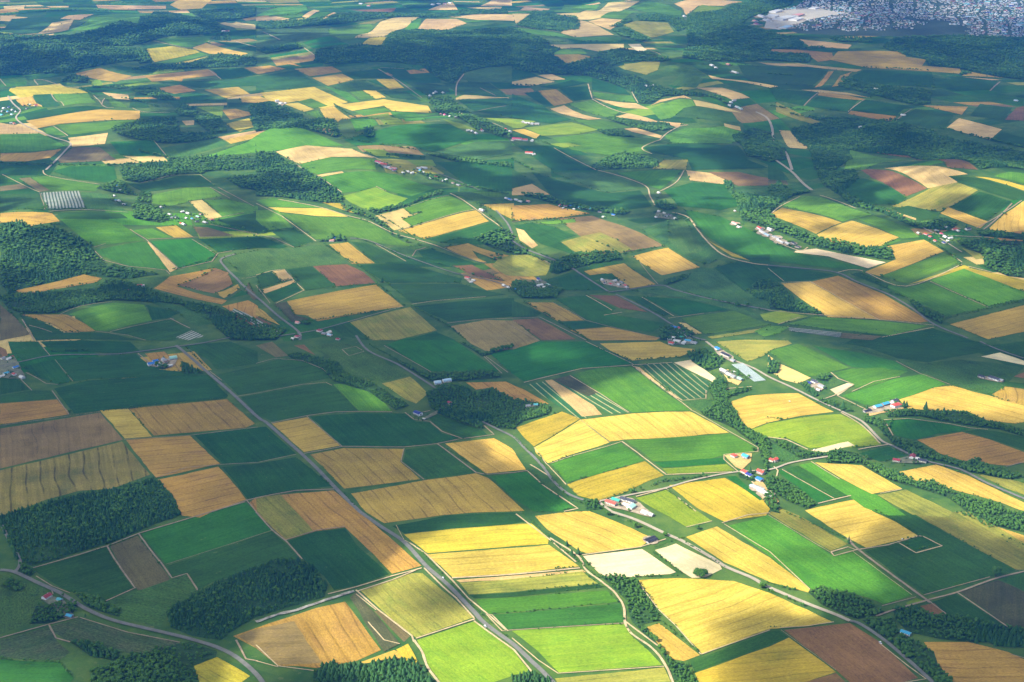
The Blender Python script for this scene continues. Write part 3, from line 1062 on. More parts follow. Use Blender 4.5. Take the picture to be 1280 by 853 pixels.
# farms and hamlets: "# tile col, tile row, image slope of the long walls (dx,dy) | where it stands"
# then: kind x,y roof-colour length width height ; kinds: h house, b barn, l long shed, r round-roofed hall, v hip-roofed house, g greenhouse tunnel
FARMS = '''
# 0 3 1,0.3 | below the dark wood at the road fork
h 235,430 maroon 13 9 6
b 298,444 teal 8 6 4
b 348,525 skyblue 10 6 4
# 2 3 1,-0.35 | on the verge by the lane junction
l 688,138 black 22 6 3
l 700,147 black 20 6 3
# 3 3 1,0.3 | on the sandy yard between the dark tree belts
b 688,609 skyblue 14 7 4
# 0 2 1,-0.2 | in the farmyard by the small tan plot
b 755,117 blue 14 11 6
b 776,102 blue 12 9 5
r 866,88 mint 16 11 7
b 845,124 white 14 8 4
h 820,97 grey 11 9 6
h 800,124 grey 10 8 5
b 832,105 brown 10 8 4
# 0 2 1,-0.3 | in the hamlet at the left edge
h 45,90 white 13 9 6
b 78,132 blue 16 9 5
b 30,162 skyblue 12 8 4
h 110,182 white 12 8 5
h 15,88 grey 12 9 6
h 72,168 red 9 7 5
b 8,176 white 11 8 4
h 60,78 maroon 8 6 4
# 1 2 1,-0.15 | at the top of the dark conifer grove
r 908,210 paleblue 14 10 6
r 955,200 paleblue 18 9 6
# 1 2 1,0.45 | on the pale yard above the dark green field
b 810,364 navy 17 11 6
# 1 2 1,0.3 | among the trees of the dark grove
h 970,312 maroon 10 8 5
b 840,388 white 5 3 2
# 2 2 1,0.35 | in the large roadside farmyard below the yellow field
b 495,813 red 20 8 6
b 520,798 green 15 8 5
b 580,798 charcoal 26 8 5
h 596,832 mint 14 11 6
h 556,792 charcoal 10 8 5
b 575,822 white 14 7 4
h 665,860 white 12 9 5
b 690,868 white 12 7 4
# 2 2 1,0.45 | in the sunny farm cluster at the lane crossing
v 1110,577 red 11 9 6
b 1168,580 skyblue 13 10 6
h 1163,658 red 12 8 6
h 1186,672 navy 12 8 5
h 1244,658 red 15 8 6
b 1238,694 blue 12 10 5
l 1268,762 white 34 8 4
l 1225,735 paleblue 28 7 3
h 1300,598 red 9 7 5
# 2 2 1,0.5 | beside the plastic greenhouses and the dark mound
b 1058,150 white 20 8 5
b 1085,168 white 16 8 4
h 1108,180 grey 12 9 5
b 1140,190 mint 14 8 4
b 1110,155 white 9 6 3
# 2 2 1,0.45 | on the road above the greenhouses
b 1030,42 blue 15 9 6
l 1070,72 black 28 9 5
b 1105,98 grey 12 8 4
# 2 2 1,0.15 | in the wooded hamlet at the crossroads
h 797,12 red 12 9 5
b 825,2 white 16 10 5
h 858,10 white 12 8 5
b 880,0 skyblue 14 9 5
b 908,8 grey 14 9 4
h 812,-14 white 10 8 5
h 840,-36 white 12 9 5
h 830,-62 red 11 9 6
b 812,-66 blue 22 9 6
h 848,-18 green 10 8 5
h 790,-10 white 9 7 4
h 868,-26 grey 11 8 5
# 2 2 1,-0.1 | beside the dark yard above the yellow field
b 118,320 teal 8 6 4
h 80,325 grey 9 7 4
# 3 2 1,-0.3 | in the farmyard with the red hipped roof
b 548,330 skyblue 17 10 6
b 586,318 skyblue 17 9 6
h 634,302 charcoal 13 10 6
v 641,326 red 20 12 8
l 497,350 black 18 6 3
b 615,312 white 8 6 3
# 3 2 1,0.35 | on the sandy farmyard by the pale field
h 232,205 charcoal 12 9 6
b 268,228 grey 14 9 5
b 252,245 white 8 6 3
h 205,212 navy 10 8 5
# 3 2 1,0.3 | on the shaded meadow below the far road
b 1068,180 charcoal 14 8 5
b 1132,190 charcoal 24 12 6
b 1162,198 grey 12 8 5
# 3 2 1,0.2 | on the dark tree-lined bend of the right-hand road
h 722,581 maroon 14 9 6
b 772,600 charcoal 15 9 5
h 642,598 maroon 12 9 5
h 748,590 white 7 6 4
# 3 2 1,0.45 | between the farm lane and the small meadow
h 35,597 red 10 8 6
# 0 1 1,0.35 | in the leafy farm above the pale polytunnels
h 590,82 blue 12 9 6
h 600,103 white 14 10 6
b 572,130 white 13 8 5
b 596,155 white 18 9 5
b 620,172 white 15 8 4
h 580,152 skyblue 9 7 5
# 0 1 1,0.4 | in the sunlit village beyond the left-hand fields
h 880,237 charcoal 18 9 6
h 912,210 white 12 9 6
b 940,218 white 18 9 6
h 962,245 skyblue 12 9 5
b 990,235 mint 20 9 5
b 1025,262 white 20 9 5
v 1060,250 red 14 11 6
b 918,272 white 17 9 6
h 932,242 white 10 8 5
h 905,268 red 9 8 5
h 855,240 grey 14 9 5
b 848,222 white 16 8 4
h 985,258 charcoal 12 8 5
b 1005,222 brown 14 9 5
h 806,186 white 10 8 5
# 0 1 1,-0.1 | in the dark valley woods at the left
h 698,580 magenta 14 10 6
h 645,604 magenta 9 8 5
b 715,578 white 8 7 4
# 1 1 1,-0.1 | on the knoll above the tan strip field
h 378,355 pink 15 9 6
b 388,343 blue 11 8 5
# 1 1 1,0.2 | by the road below the blue-green field
v 1057,540 red 17 11 6
b 1088,552 white 12 8 4
h 1075,560 white 10 8 4
# 1 1 1,0.4 | on the road beside the tan valley fields
b 1240,578 white 15 9 5
h 1262,588 white 12 8 4
# 1 1 1,0.2 | at the crossroads under the big tan field
v 318,805 maroon 15 12 6
h 365,812 white 14 9 5
h 208,765 pink 12 9 6
v 206,835 maroon 14 11 6
b 368,826 paleblue 13 9 5
h 185,845 white 9 8 5
h 410,846 maroon 10 8 4
b 340,818 grey 12 8 4
# 1 1 1,0.5 | on the valley road right of the striped tan field
l 1128,200 white 22 9 5
b 1270,148 blue 16 11 6
b 1252,142 white 14 10 5
# 1 1 1,0.4 | in the string of houses along the far ridge road
h 780,15 white 14 9 6
b 760,8 white 15 10 5
h 838,14 white 12 9 6
h 820,4 skyblue 11 9 6
h 850,20 red 10 8 5
h 900,36 maroon 14 10 6
b 930,54 white 16 9 5
b 1012,76 grey 18 9 5
h 985,66 brown 12 9 5
h 690,2 red 16 10 6
h 672,-6 pink 14 9 6
b 735,14 white 12 8 5
h 875,40 grey 12 9 5
h 950,48 white 10 8 5
# 2 1 1,0.15 | in the hamlet above the tan ridge field
h 20,150 white 13 9 6
b 40,158 white 15 9 5
h 80,158 pink 15 9 6
h 240,178 red 15 9 6
h 268,180 magenta 14 9 5
h 292,180 blue 10 8 5
b 345,190 cyan 20 10 5
b 384,194 cyan 18 10 5
b 458,236 white 11 9 5
h 505,225 blue 16 10 5
h 310,196 white 9 7 4
h 255,190 white 9 7 4
h 440,210 charcoal 14 9 5
# 2 1 1,0.2 | beside the bend of the far lane
h 735,115 white 15 11 6
# 2 1 1,0.3 | among the scattered trees below the far lane
h 735,208 white 11 9 6
b 762,216 white 10 8 5
h 790,226 charcoal 13 10 5
h 816,244 white 11 8 6
h 770,232 grey 11 8 5
b 720,236 white 9 7 4
# 2 1 1,0.4 | in the dark wooded estate beside the road
h 135,552 navy 18 11 10
h 140,580 white 20 12 8
h 165,590 white 16 11 6
h 20,600 blue 15 9 5
h 40,606 teal 10 8 4
h 8,590 pink 10 8 5
b 180,575 mint 14 9 4
# 2 1 1,0.4 | in the row of houses cut into the tan field
h 452,550 white 9 9 6
h 465,566 charcoal 9 8 5
h 495,572 red 14 9 5
h 514,554 white 11 9 5
h 535,575 white 12 9 5
b 568,580 red 13 9 5
h 548,562 grey 9 8 4
b 574,588 white 10 7 4
# 2 1 1,0.45 | below the forested hill by the lane
l 1115,268 pink 32 10 6
b 1135,285 white 16 9 4
b 1240,293 red 30 12 7
l 1252,312 white 36 10 5
l 1275,325 paleblue 30 10 4
b 1115,205 white 8 6 4
# 3 1 1,0.5 | in the long pale livestock yard
l 10,300 white 26 10 8
l 40,338 grey 40 8 4
l 62,358 white 40 9 4
b 98,368 white 22 10 5
b 128,366 charcoal 22 10 5
b 150,384 charcoal 18 8 3
# 3 1 1,0.35 | in the riverside village under the dark hill
b 884,286 white 22 10 6
h 932,299 red 18 10 6
h 790,322 red 18 9 5
h 812,334 red 12 9 5
h 836,355 red 12 9 5
b 886,336 white 16 9 6
h 912,342 white 16 9 6
h 868,320 magenta 14 9 5
h 1000,297 charcoal 22 11 8
h 880,365 navy 14 9 5
b 900,355 white 12 8 4
h 752,316 white 11 8 5
h 845,305 grey 16 9 5
h 950,305 white 12 8 5
# 0 0 1,0.3 | in the far left-hand village by the curving road
b 20,545 white 24 14 7
h 40,562 skyblue 20 12 7
b 8,578 cyan 26 12 6
h 62,553 white 16 11 7
h 80,562 white 14 10 6
h 12,560 grey 16 12 7
h 152,528 white 20 12 8
h 180,530 red 16 12 7
b 122,530 magenta 18 10 6
h 135,545 charcoal 16 10 6
h 72,622 red 20 12 7
h 55,618 white 12 9 5
h 45,540 navy 18 12 7
b 60,575 paleblue 22 10 5
# 0 0 1,0 | at the foot of the far dark hill
b 1118,159 white 26 12 8
h 1145,158 red 18 12 8
h 1130,159 maroon 16 12 7
# 1 0 1,0.3 | beside the orchard of the far golden fields
h 105,508 white 18 14 9
b 125,520 white 26 14 7
h 112,530 grey 20 12 6
b 148,518 white 14 10 6
# 1 0 1,0.3 | in the pink-roofed hamlet on the far ridge
b 610,814 magenta 24 12 8
b 640,826 red 30 12 7
h 625,820 pink 20 12 7
h 660,840 white 18 11 7
b 690,844 pink 22 11 6
b 840,842 white 26 12 6
h 815,845 white 18 11 6
h 650,838 grey 16 10 6
# 1 0 1,0.35 | in the long far village on the valley road
h 870,482 white 22 13 7
h 890,470 white 20 12 7
b 935,466 white 26 12 6
h 900,462 grey 22 12 7
h 962,530 skyblue 18 12 8
b 900,545 pink 26 12 8
h 914,542 white 16 12 7
h 925,575 pink 20 12 7
b 945,578 magenta 24 12 7
h 970,585 white 18 11 6
b 1018,568 white 24 14 8
h 1030,576 pink 18 12 7
h 985,572 white 16 12 7
b 1000,590 grey 22 12 6
h 1130,655 magenta 26 12 8
h 1080,658 white 18 11 6
b 1100,668 white 22 11 6
h 1060,655 white 16 11 6
h 1250,650 red 22 12 7
b 1270,660 white 20 12 6
# 1 0 1,0.1 | on the hazy horizon hamlet beyond the dark forest
h 525,22 white 40 20 10
b 565,32 red 40 18 9
h 885,26 white 36 20 10
b 915,22 white 40 18 9
h 945,22 pink 34 18 9
h 970,18 white 36 18 9
# 2 0 1,0.15 | in the red-roofed hamlet by the far lane
b 25,698 magenta 44 14 8
h 62,703 red 30 13 8
b 85,768 red 34 13 8
h 5,703 pink 24 12 7
h 100,706 white 20 12 7
h 110,775 white 16 11 6
# 2 0 1,0.1 | on the pale ridge farm under the far fields
b 75,618 white 26 12 7
h 100,622 white 22 12 7
h 55,612 white 18 12 7
h 125,622 grey 20 12 7
# 2 0 1,0.1 | in the deep blue forest clearing
b 668,432 white 30 14 8
h 705,429 white 26 14 8
# 2 0 1,0.4 | in the scattered hamlet below the far rounded hill
b 1000,330 white 34 16 9
b 1082,326 pink 34 18 9
l 1115,364 white 60 16 8
h 1020,342 white 24 14 8
h 1125,538 white 26 14 8
b 1140,545 mint 34 14 7
h 1095,515 white 20 12 8
h 1110,505 grey 22 13 8
b 1090,530 white 24 14 7
# 2 0 1,0.3 | at the factory on the edge of the far town
l 1250,85 white 130 40 12
b 1225,125 maroon 90 34 12
l 1275,105 white 110 40 12
b 1215,108 pink 60 30 10
h 862,85 white 40 22 12
# 3 0 1,0.1 | alone in the hazy dark green plain
b 540,448 white 24 14 8
b 676,578 white 26 12 7
h 462,637 white 18 12 7
h 212,738 white 16 12 7
h 1240,506 paleblue 22 12 7
# 3 0 1,-0.35 | in the far town white works
l 80,95 white 240 90 16
l 140,100 white 150 70 14
l 40,60 white 160 60 14
l 230,45 white 120 60 14
l 90,140 paleblue 150 60 12
l 150,80 pink 130 60 14
l 20,85 white 110 80 14
'''
# plastic greenhouse tunnels in two beds: tile, near-left corner, direction of a row, row step, rows
TUNNELS = [(2, 2, (1100, 117), (1214, 200), (52, -6), 9)]
# cars: tile col,row, x,y, colour, label, heading dx,dy
CARS = [
 (1,3,1146,574,'white','white van driving on the long grey road by the lime green field',(1,0.9)),
 (1,3,935,330,'white','small white car parked on the verge of the long grey road',(1,1)),
 (3,3,672,137,'white','white pickup waiting at the track corner of the golden field',(1,-0.3)),
 (3,2,108,300,'white','white farm vehicle out on the shaded golden field',(1,0.3)),
 (3,2,533,455,'grey','grey car on the bend of the sunny main road',(1,1.1)),
 (3,2,232,542,'white','white car parked beside the small pale field',(1,-0.4)),
 (2,2,655,862,'silver','silver car in front of the white farm buildings',(1,0.3)),
 (3,3,562,656,'white','white truck at the lay-by of the dark asphalt road',(1,0.8)),
]
# light through the clouds (full photo pixels): level, then the outline of the sunlit ground on it
SUNLIT = '''
.5 1100,2 1290,-10 1290,36 1180,24
.8 300,190 360,180 400,200 330,215
.7 640,440 700,435 720,450 660,455
1.0 560,545 640,540 655,520 700,495 735,480 770,470 800,455 850,460 880,425 930,418 1000,432 1060,452 1120,470 1180,490 1250,480 1290,500 1290,525 1230,525 1180,512 1130,520 1110,545 1060,560 1100,582 1200,596 1290,610 1290,700 1230,680 1150,645 1110,650 1060,690 1140,735 1110,745 1070,748 1030,740 1040,770 990,775 960,765 960,785 910,800 900,860 490,860 430,835 300,835 300,790 400,755 470,745 460,710 490,690 560,665 620,650 690,640 680,600 640,585 600,575
.9 985,375 1010,355 1065,385 1060,395 1000,395
.9 1070,370 1110,372 1135,395 1110,400 1080,395
.9 1050,285 1130,300 1160,320 1100,340 1060,320
.9 1110,350 1190,325 1290,350 1290,368 1240,350 1170,355
.75 960,435 1000,440 1060,460 1100,475 1010,480
.5 1100,360 1150,385 1120,380
1.0 310,245 400,250 430,235 520,240 530,262 470,275 560,300 530,312 430,310 370,285
.8 360,195 400,185 470,195 470,215 410,225 380,210
.8 440,245 480,230 510,250 490,262 450,260
.9 465,265 520,260 600,265 610,280 560,300 520,295
.7 320,105 400,100 460,125 540,130 540,145 480,150 420,155 340,140
.8 180,60 250,58 310,68 280,82 200,80
.9 0,115 40,103 110,112 130,130 175,140 170,155 100,160 0,170
.5 95,85 160,88 140,100 110,98
.8 40,150 100,138 175,138 175,150 60,165
.7 0,160 90,170 80,180 0,195
.7 85,165 130,165 130,178 90,180
.9 40,220 120,222 120,235 60,238
.8 170,240 260,232 290,240 240,255 180,252
.8 90,275 150,275 175,300 100,300
.8 120,310 160,300 175,325 140,335
.8 190,305 250,295 265,325 220,330
.7 15,268 70,265 75,280 20,282
.6 0,295 90,290 110,335 30,345
.8 80,375 160,385 155,408 115,408
.8 225,248 275,262 260,280 225,265
.7 430,482 475,480 490,512 450,515
.8 680,440 755,438 755,448 690,447
.6 740,480 830,480 850,500 760,505
.9 0,825 90,833 100,860 0,860
.7 250,815 310,835 300,860 240,860
.7 440,20 640,12 800,10 960,-10 960,20 880,45 720,50 600,35 480,55 440,40
.6 300,0 440,0 500,30 300,25
.5 0,0 300,0 340,20 200,30 0,40
.6 560,160 640,150 720,150 740,165 640,180 560,175
.7 640,150 760,120 860,120 920,140 800,165 700,175
.6 690,185 800,178 800,205 740,205
.6 800,150 880,150 870,175 830,180
.6 840,260 960,265 960,310 900,310 860,285
.5 740,60 860,90 850,120 800,110
.8 1150,-10 1290,-10 1290,14 1200,18
.7 950,15 1050,8 1090,20 1000,35
.5 1080,215 1180,220 1150,240 1100,235
.9 1200,205 1290,225 1290,245 1230,235
.6 1180,215 1290,260 1290,290 1240,290
.6 970,255 1050,260 1040,275 980,272
.5 560,265 720,260 740,290 620,290
.5 700,295 820,280 870,330 800,340
.4 350,355 500,355 500,390 370,395
.5 1150,490 1260,480 1290,520 1160,520
'''
SHADED = '''
.9 975,786 1050,776 1110,790 1200,790 1290,800 1290,860 970,860 990,820
.8 1090,690 1130,672 1290,745 1290,770 1150,770
.6 700,745 660,735 600,742 590,752 690,752
.5 750,560 870,545 900,556 800,575
.6 915,640 960,635 975,655 930,660
.95 505,740 600,730 590,760 520,775
.5 540,700 575,690 640,700 620,712 560,712
.85 850,705 910,690 900,715 860,715
.8 960,695 1060,690 1080,705 980,705
.95 880,775 960,760 970,790 900,800
.7 1000,650 1080,650 1060,672 1010,670
.5 640,605 700,600 690,632 650,632
.5 1090,690 1180,660 1290,700 1260,720 1130,740
.6 560,560 590,565 600,580 570,580
.6 330,795 390,780 380,830 340,825
.6 680,455 900,430 880,460 740,475 700,490
'''
R = random.Random(7)
scene = bpy.context.scene
COL = scene.collection
CAMZ, PITCH, FPX = 1250.0, math.radians(19.5), 1758.0
SUN_EL, SUN_AZ = math.radians(43), math.radians(202)     # azimuth: direction towards the sun, counter-clockwise from +X
SUN = np.array([math.cos(SUN_EL)*math.cos(SUN_AZ), math.cos(SUN_EL)*math.sin(SUN_AZ), math.sin(SUN_EL)])

# ------------------------------------------------------------------ terrain
def ray_dir(px, py):
    x = (np.asarray(px, float)-640)/FPX; y = (426.5-np.asarray(py, float))/FPX
    c, s = math.cos(PITCH), math.sin(PITCH)
    return x, c + y*s, -s + y*c
def flat_hit(px, py, z=0.0):
    dx, dy, dz = ray_dir(px, py); t = (z-CAMZ)/dz
    return dx*t, dy*t
BUMPS = []
for px, py, h, sg in [(190,45,45,420),(90,70,34,380),(60,95,-16,260),(420,60,30,500),(560,75,34,520),(350,190,26,240),(440,172,20,210),
                      (560,170,22,260),(660,25,26,420),(855,85,34,300),(930,110,18,240),(860,130,20,240),(960,150,-22,260),(460,225,20,170),
                      (60,290,32,210),(30,110,22,190),(90,140,14,160),(290,345,-12,130),(110,395,14,130),(560,265,16,160),(1170,230,22,230),
                      (1110,180,-18,240),(1250,250,20,200),(900,260,14,190),(760,300,14,170),(1010,290,14,160),(1230,480,8,120),(860,520,6,110),
                      (700,590,6,100),(1020,540,8,90),(150,640,6,90),(330,600,5,110),(1200,110,16,420),(720,130,-20,300),(560,505,-6,110),
                      (640,330,-12,200),(600,300,-14,200),(1000,215,-24,260)]:
    bx, by = flat_hit(px, py); BUMPS.append((float(bx), float(by), h, sg))
def H0(x, y):
    h = 7*np.sin(x/410+1.3)*np.cos(y/530+.4) + 9*np.sin(x/900-y/1300+2) + 5*np.sin(x/290+y/350)
    far = np.clip((y-2500)/2800, 0, 1)
    h = h*(.55+1.1*far) + 19*far*np.sin(y/700+.5*np.sin(x/800))+13*far*np.sin(x/330+y/610)*np.sin(y/420+1)
    for bx, by, a, s in BUMPS:
        h = h + 2.1*a*np.exp(-((x-bx)**2+(y-by)**2)/(2*s*s))
    fade = np.clip(1-(np.hypot(x, y)-15000)/12000, 0, 1)
    return h*fade
def outer(a, sgn, n=16, d=120.0):
    o = []; v = a
    for i in range(n):
        v += sgn*d; d *= 1.42; o.append(v)
    return o
XS = np.array(sorted(outer(-6000., -1) + list(np.arange(-6000, 6001, 60.)) + outer(6000., 1)))
YS = np.array(sorted(outer(1080., -1) + list(np.arange(1080, 14041, 60.)) + outer(14040., 1)))
HG = H0(XS[None, :], YS[:, None])
def HB(x, y):
    x = np.asarray(x, float); y = np.asarray(y, float)
    i = np.clip(np.searchsorted(XS, x, side='right')-1, 0, len(XS)-2)
    j = np.clip(np.searchsorted(YS, y, side='right')-1, 0, len(YS)-2)
    u = (x-XS[i])/(XS[i+1]-XS[i]); v = (y-YS[j])/(YS[j+1]-YS[j])
    h00, h10, h01, h11 = HG[j, i], HG[j, i+1], HG[j+1, i], HG[j+1, i+1]
    return np.where(u >= v, h00+u*(h10-h00)+v*(h11-h10), h00+v*(h01-h00)+u*(h11-h01))
def cast(px, py, lift=0.8):
    """survey pixel -> point of the terrain"""
    dx, dy, dz = ray_dir(px, py); t = (5-CAMZ)/dz
    for _ in range(60):
        t = t*.5 + .5*(HB(dx*t, dy*t)+lift-CAMZ)/dz
    return dx*t, dy*t
def project(x, y, z):
    c, s = math.cos(PITCH), math.sin(PITCH)
    zz = z-CAMZ; f = y*c - zz*s; u = y*s + zz*c
    f = np.maximum(f, 1e-3)
    return 640+FPX*x/f, 426.5-FPX*u/f
ROW0 = [0, 213, 427, 640]
def px_of(tc, tr, X, Y): return tc*320+X/4., ROW0[tr]+Y/4.

# ------------------------------------------------------------------ object helpers
def tag(o, label=None, cat=None, group=None, kind=None):
    if label: o['label'] = label
    if cat: o['category'] = cat
    if group: o['group'] = group
    if kind: o['kind'] = kind
    return o
def mesh_obj(name, verts, faces, mats, parent=None, uvs=None, fmat=None, smooth=False):
    me = bpy.data.meshes.new(name)
    me.from_pydata([tuple(map(float, v)) for v in verts], [], faces)
    for m in (mats if isinstance(mats, (list, tuple)) else [mats]): me.materials.append(m)
    if uvs is not None:
        lay = me.uv_layers.new(name='UVMap')
        li = np.zeros(len(me.loops), dtype=np.int32); me.loops.foreach_get('vertex_index', li)
        lay.data.foreach_set('uv', np.asarray(uvs, dtype=np.float32)[li].ravel())
    if fmat is not None: me.polygons.foreach_set('material_index', np.asarray(fmat, dtype=np.int32))
    if smooth: me.polygons.foreach_set('use_smooth', [True]*len(me.polygons))
    o = bpy.data.objects.new(name, me); COL.objects.link(o)
    if parent is not None: o.parent = parent
    return o
def big_mesh(name, V, tris, mat, tint=None, smooth=False):
    me = bpy.data.meshes.new(name)
    n, m = len(V), len(tris); k = tris.shape[1]
    me.vertices.add(n); me.loops.add(m*k); me.polygons.add(m)
    me.vertices.foreach_set('co', V.astype(np.float32).ravel())
    me.loops.foreach_set('vertex_index', tris.astype(np.int32).ravel())
    me.polygons.foreach_set('loop_start', np.arange(0, m*k, k, dtype=np.int32))
    me.polygons.foreach_set('use_smooth', np.full(m, smooth))
    me.update(calc_edges=True)
    if tint is not None:
        a = me.attributes.new('tint', 'FLOAT', 'POINT'); a.data.foreach_set('value', tint.astype(np.float32))
    me.materials.append(mat)
    o = bpy.data.objects.new(name, me); COL.objects.link(o)
    return o

# ------------------------------------------------------------------ materials
def new_mat(name, rough=.9):
    m = bpy.data.materials.new(name); m.use_nodes = True
    nt = m.node_tree; b = nt.nodes['Principled BSDF']
    b.inputs['Roughness'].default_value = rough; b.inputs['Specular IOR Level'].default_value = .15
    return m, nt, b
def N(nt, t, **kw):
    n = nt.nodes.new(t)
    for k, v in kw.items(): setattr(n, k, v)
    return n
def math_n(nt, op, a, b=None):
    n = N(nt, 'ShaderNodeMath', operation=op)
    for i, v in enumerate((a, b)):
        if v is None: continue
        if isinstance(v, (int, float)): n.inputs[i].default_value = v
        else: nt.links.new(v, n.inputs[i])
    return n.outputs[0]
def mix_n(nt, f, a, b, mode='MIX'):
    n = N(nt, 'ShaderNodeMix', data_type='RGBA', blend_type=mode)
    for i, v in ((0, f), (6, a), (7, b)):
        if isinstance(v, (int, float)): n.inputs[i].default_value = v
        elif isinstance(v, tuple): n.inputs[i].default_value = (*v, 1)
        else: nt.links.new(v, n.inputs[i])
    return n.outputs[2]
def noise_n(nt, vec, scale=1., detail=3., rough=.55, dims='3D'):
    n = N(nt, 'ShaderNodeTexNoise', noise_dimensions=dims)
    n.inputs['Scale'].default_value = scale; n.inputs['Detail'].default_value = detail; n.inputs['Roughness'].default_value = rough
    if vec is not None: nt.links.new(vec, n.inputs['Vector'])
    return n.outputs['Fac']
def map_range(nt, v, a, b, c=0., d=1.):
    n = N(nt, 'ShaderNodeMapRange'); n.clamp = True
    nt.links.new(v, n.inputs[0])
    for i, q in enumerate((a, b, c, d)): n.inputs[i+1].default_value = q
    return n.outputs[0]
def scale_vec(nt, vec, s, loc=(0, 0, 0)):
    n = N(nt, 'ShaderNodeMapping'); n.inputs['Scale'].default_value = s; n.inputs['Location'].default_value = loc
    nt.links.new(vec, n.inputs['Vector']); return n.outputs[0]
def field_mat(name, ca, cb, streak=.5, patch=.5, tram=.0, tramw=22., bands=None, fleck=.25, patch_col=None, var=.35):
    """crop: ca/cb tones in streaks along the rows, blotchy patches, tramlines every tramw metres; bands = alternate strips"""
    m, nt, b = new_mat(name)
    uv = N(nt, 'ShaderNodeUVMap', uv_map='UVMap').outputs[0]
    rnd = N(nt, 'ShaderNodeObjectInfo').outputs['Random']
    off = N(nt, 'ShaderNodeVectorMath', operation='ADD'); nt.links.new(uv, off.inputs[0])
    sc = N(nt, 'ShaderNodeCombineXYZ'); nt.links.new(math_n(nt, 'MULTIPLY', rnd, 900.), sc.inputs[0]); nt.links.new(math_n(nt, 'MULTIPLY', rnd, 517.), sc.inputs[1])
    nt.links.new(sc.outputs[0], off.inputs[1]); P = off.outputs[0]
    s1 = noise_n(nt, scale_vec(nt, P, (.0035, .11, 1)), 1, 3)
    s2 = noise_n(nt, scale_vec(nt, P, (.012, .02, 1)), 1, 4, .6)
    s3 = noise_n(nt, scale_vec(nt, P, (.18, .35, 1)), 1, 2, .7)
    f = map_range(nt, s1, .38, .62, .5-.5*streak, .5+.5*streak)
    col = mix_n(nt, f, ca, cb)
    pc = patch_col or tuple(.55*c for c in ca)
    pf = math_n(nt, 'MULTIPLY', map_range(nt, s2, .50, .72), patch)
    col = mix_n(nt, pf, col, pc)
    if bands:
        w = N(nt, 'ShaderNodeSeparateXYZ'); nt.links.new(uv, w.inputs[0])
        fr = math_n(nt, 'FRACT', math_n(nt, 'DIVIDE', w.outputs[1], bands[0]))
        col = mix_n(nt, map_range(nt, fr, bands[1], bands[1]+.08), col, bands[2])
    if tram:
        w = N(nt, 'ShaderNodeSeparateXYZ'); nt.links.new(uv, w.inputs[0])
        wob = math_n(nt, 'MULTIPLY', noise_n(nt, scale_vec(nt, P, (.006, .006, 1)), 1, 1), 26.)
        fr = math_n(nt, 'FRACT', math_n(nt, 'DIVIDE', math_n(nt, 'ADD', w.outputs[1], wob), tramw))
        ln = map_range(nt, math_n(nt, 'ABSOLUTE', math_n(nt, 'SUBTRACT', fr, .5)), .035, .085, 1., 0.)
        ln = math_n(nt, 'MULTIPLY', ln, math_n(nt, 'MULTIPLY', map_range(nt, s2, .35, .6), tram))
        col = mix_n(nt, math_n(nt, 'MINIMUM', ln, 1.), col, tuple(.48*c for c in ca))
    W0 = N(nt, 'ShaderNodeNewGeometry').outputs['Position']
    wet = noise_n(nt, scale_vec(nt, W0, (.011, .016, 0)), 1, 5, .68)
    fl = math_n(nt, 'MULTIPLY', map_range(nt, s3, .3, .7, 1-fleck, 1+fleck), map_range(nt, wet, .3, .7, .80, 1.20))
    bare = noise_n(nt, scale_vec(nt, P, (.03, .07, 1)), 1, 4, .75)
    col = mix_n(nt, map_range(nt, bare, .66, .76, 0, .55), col, (.30, .24, .11))
    val = math_n(nt, 'MULTIPLY', fl, map_range(nt, rnd, 0, 1, 1-var*.45, 1+var*.45))
    hs = N(nt, 'ShaderNodeHueSaturation'); nt.links.new(col, hs.inputs['Color']); nt.links.new(val, hs.inputs['Value'])
    nt.links.new(map_range(nt, math_n(nt, 'FRACT', math_n(nt, 'MULTIPLY', rnd, 7.31)), 0, 1, .5-.018*var*2, .5+.018*var*2), hs.inputs['Hue'])
    nt.links.new(hs.outputs[0], b.inputs['Base Color'])
    return m
def simple_mat(name, c, rough=.85, vary=.15, scale=.5, spec=.2, metal=0.):
    m, nt, b = new_mat(name, rough); b.inputs['Specular IOR Level'].default_value = spec; b.inputs['Metallic'].default_value = metal
    g = N(nt, 'ShaderNodeTexCoord').outputs['Object']
    f = noise_n(nt, g, scale, 3)
    nt.links.new(mix_n(nt, map_range(nt, f, .3, .7), tuple(x*(1-vary) for x in c), tuple(min(1, x*(1+vary)) for x in c)), b.inputs['Base Color'])
    return m
def leaf_mat(name, dark, light, brown):
    m, nt, b = new_mat(name, .75)
    geo = N(nt, 'ShaderNodeNewGeometry').outputs['Position']
    at = N(nt, 'ShaderNodeAttribute', attribute_name='tint').outputs['Fac']
    rnd = N(nt, 'ShaderNodeObjectInfo').outputs['Random']
    f = noise_n(nt, geo, .35, 3, .7)
    f2 = noise_n(nt, geo, .008, 2)
    t = math_n(nt, 'ADD', math_n(nt, 'MULTIPLY', map_range(nt, f, .32, .68), .45), math_n(nt, 'MULTIPLY', at, .4))
    t = math_n(nt, 'ADD', t, map_range(nt, f2, .4, .65, 0, .3)); t = math_n(nt, 'ADD', t, math_n(nt, 'MULTIPLY', rnd, .12))
    col = mix_n(nt, math_n(nt, 'MINIMUM', t, 1.), dark, light)
    nt.links.new(col, b.inputs['Base Color'])
    return m
MAT = {}
F = field_mat
MAT['w'] = F('golden_wheat', (.45,.30,.035), (.55,.39,.07), .7, .5, .6, 24, patch_col=(.38,.27,.045))
MAT['y'] = F('ripening_grain', (.35,.265,.018), (.47,.355,.03), .7, .6, .55, 22, patch_col=(.22,.22,.02))
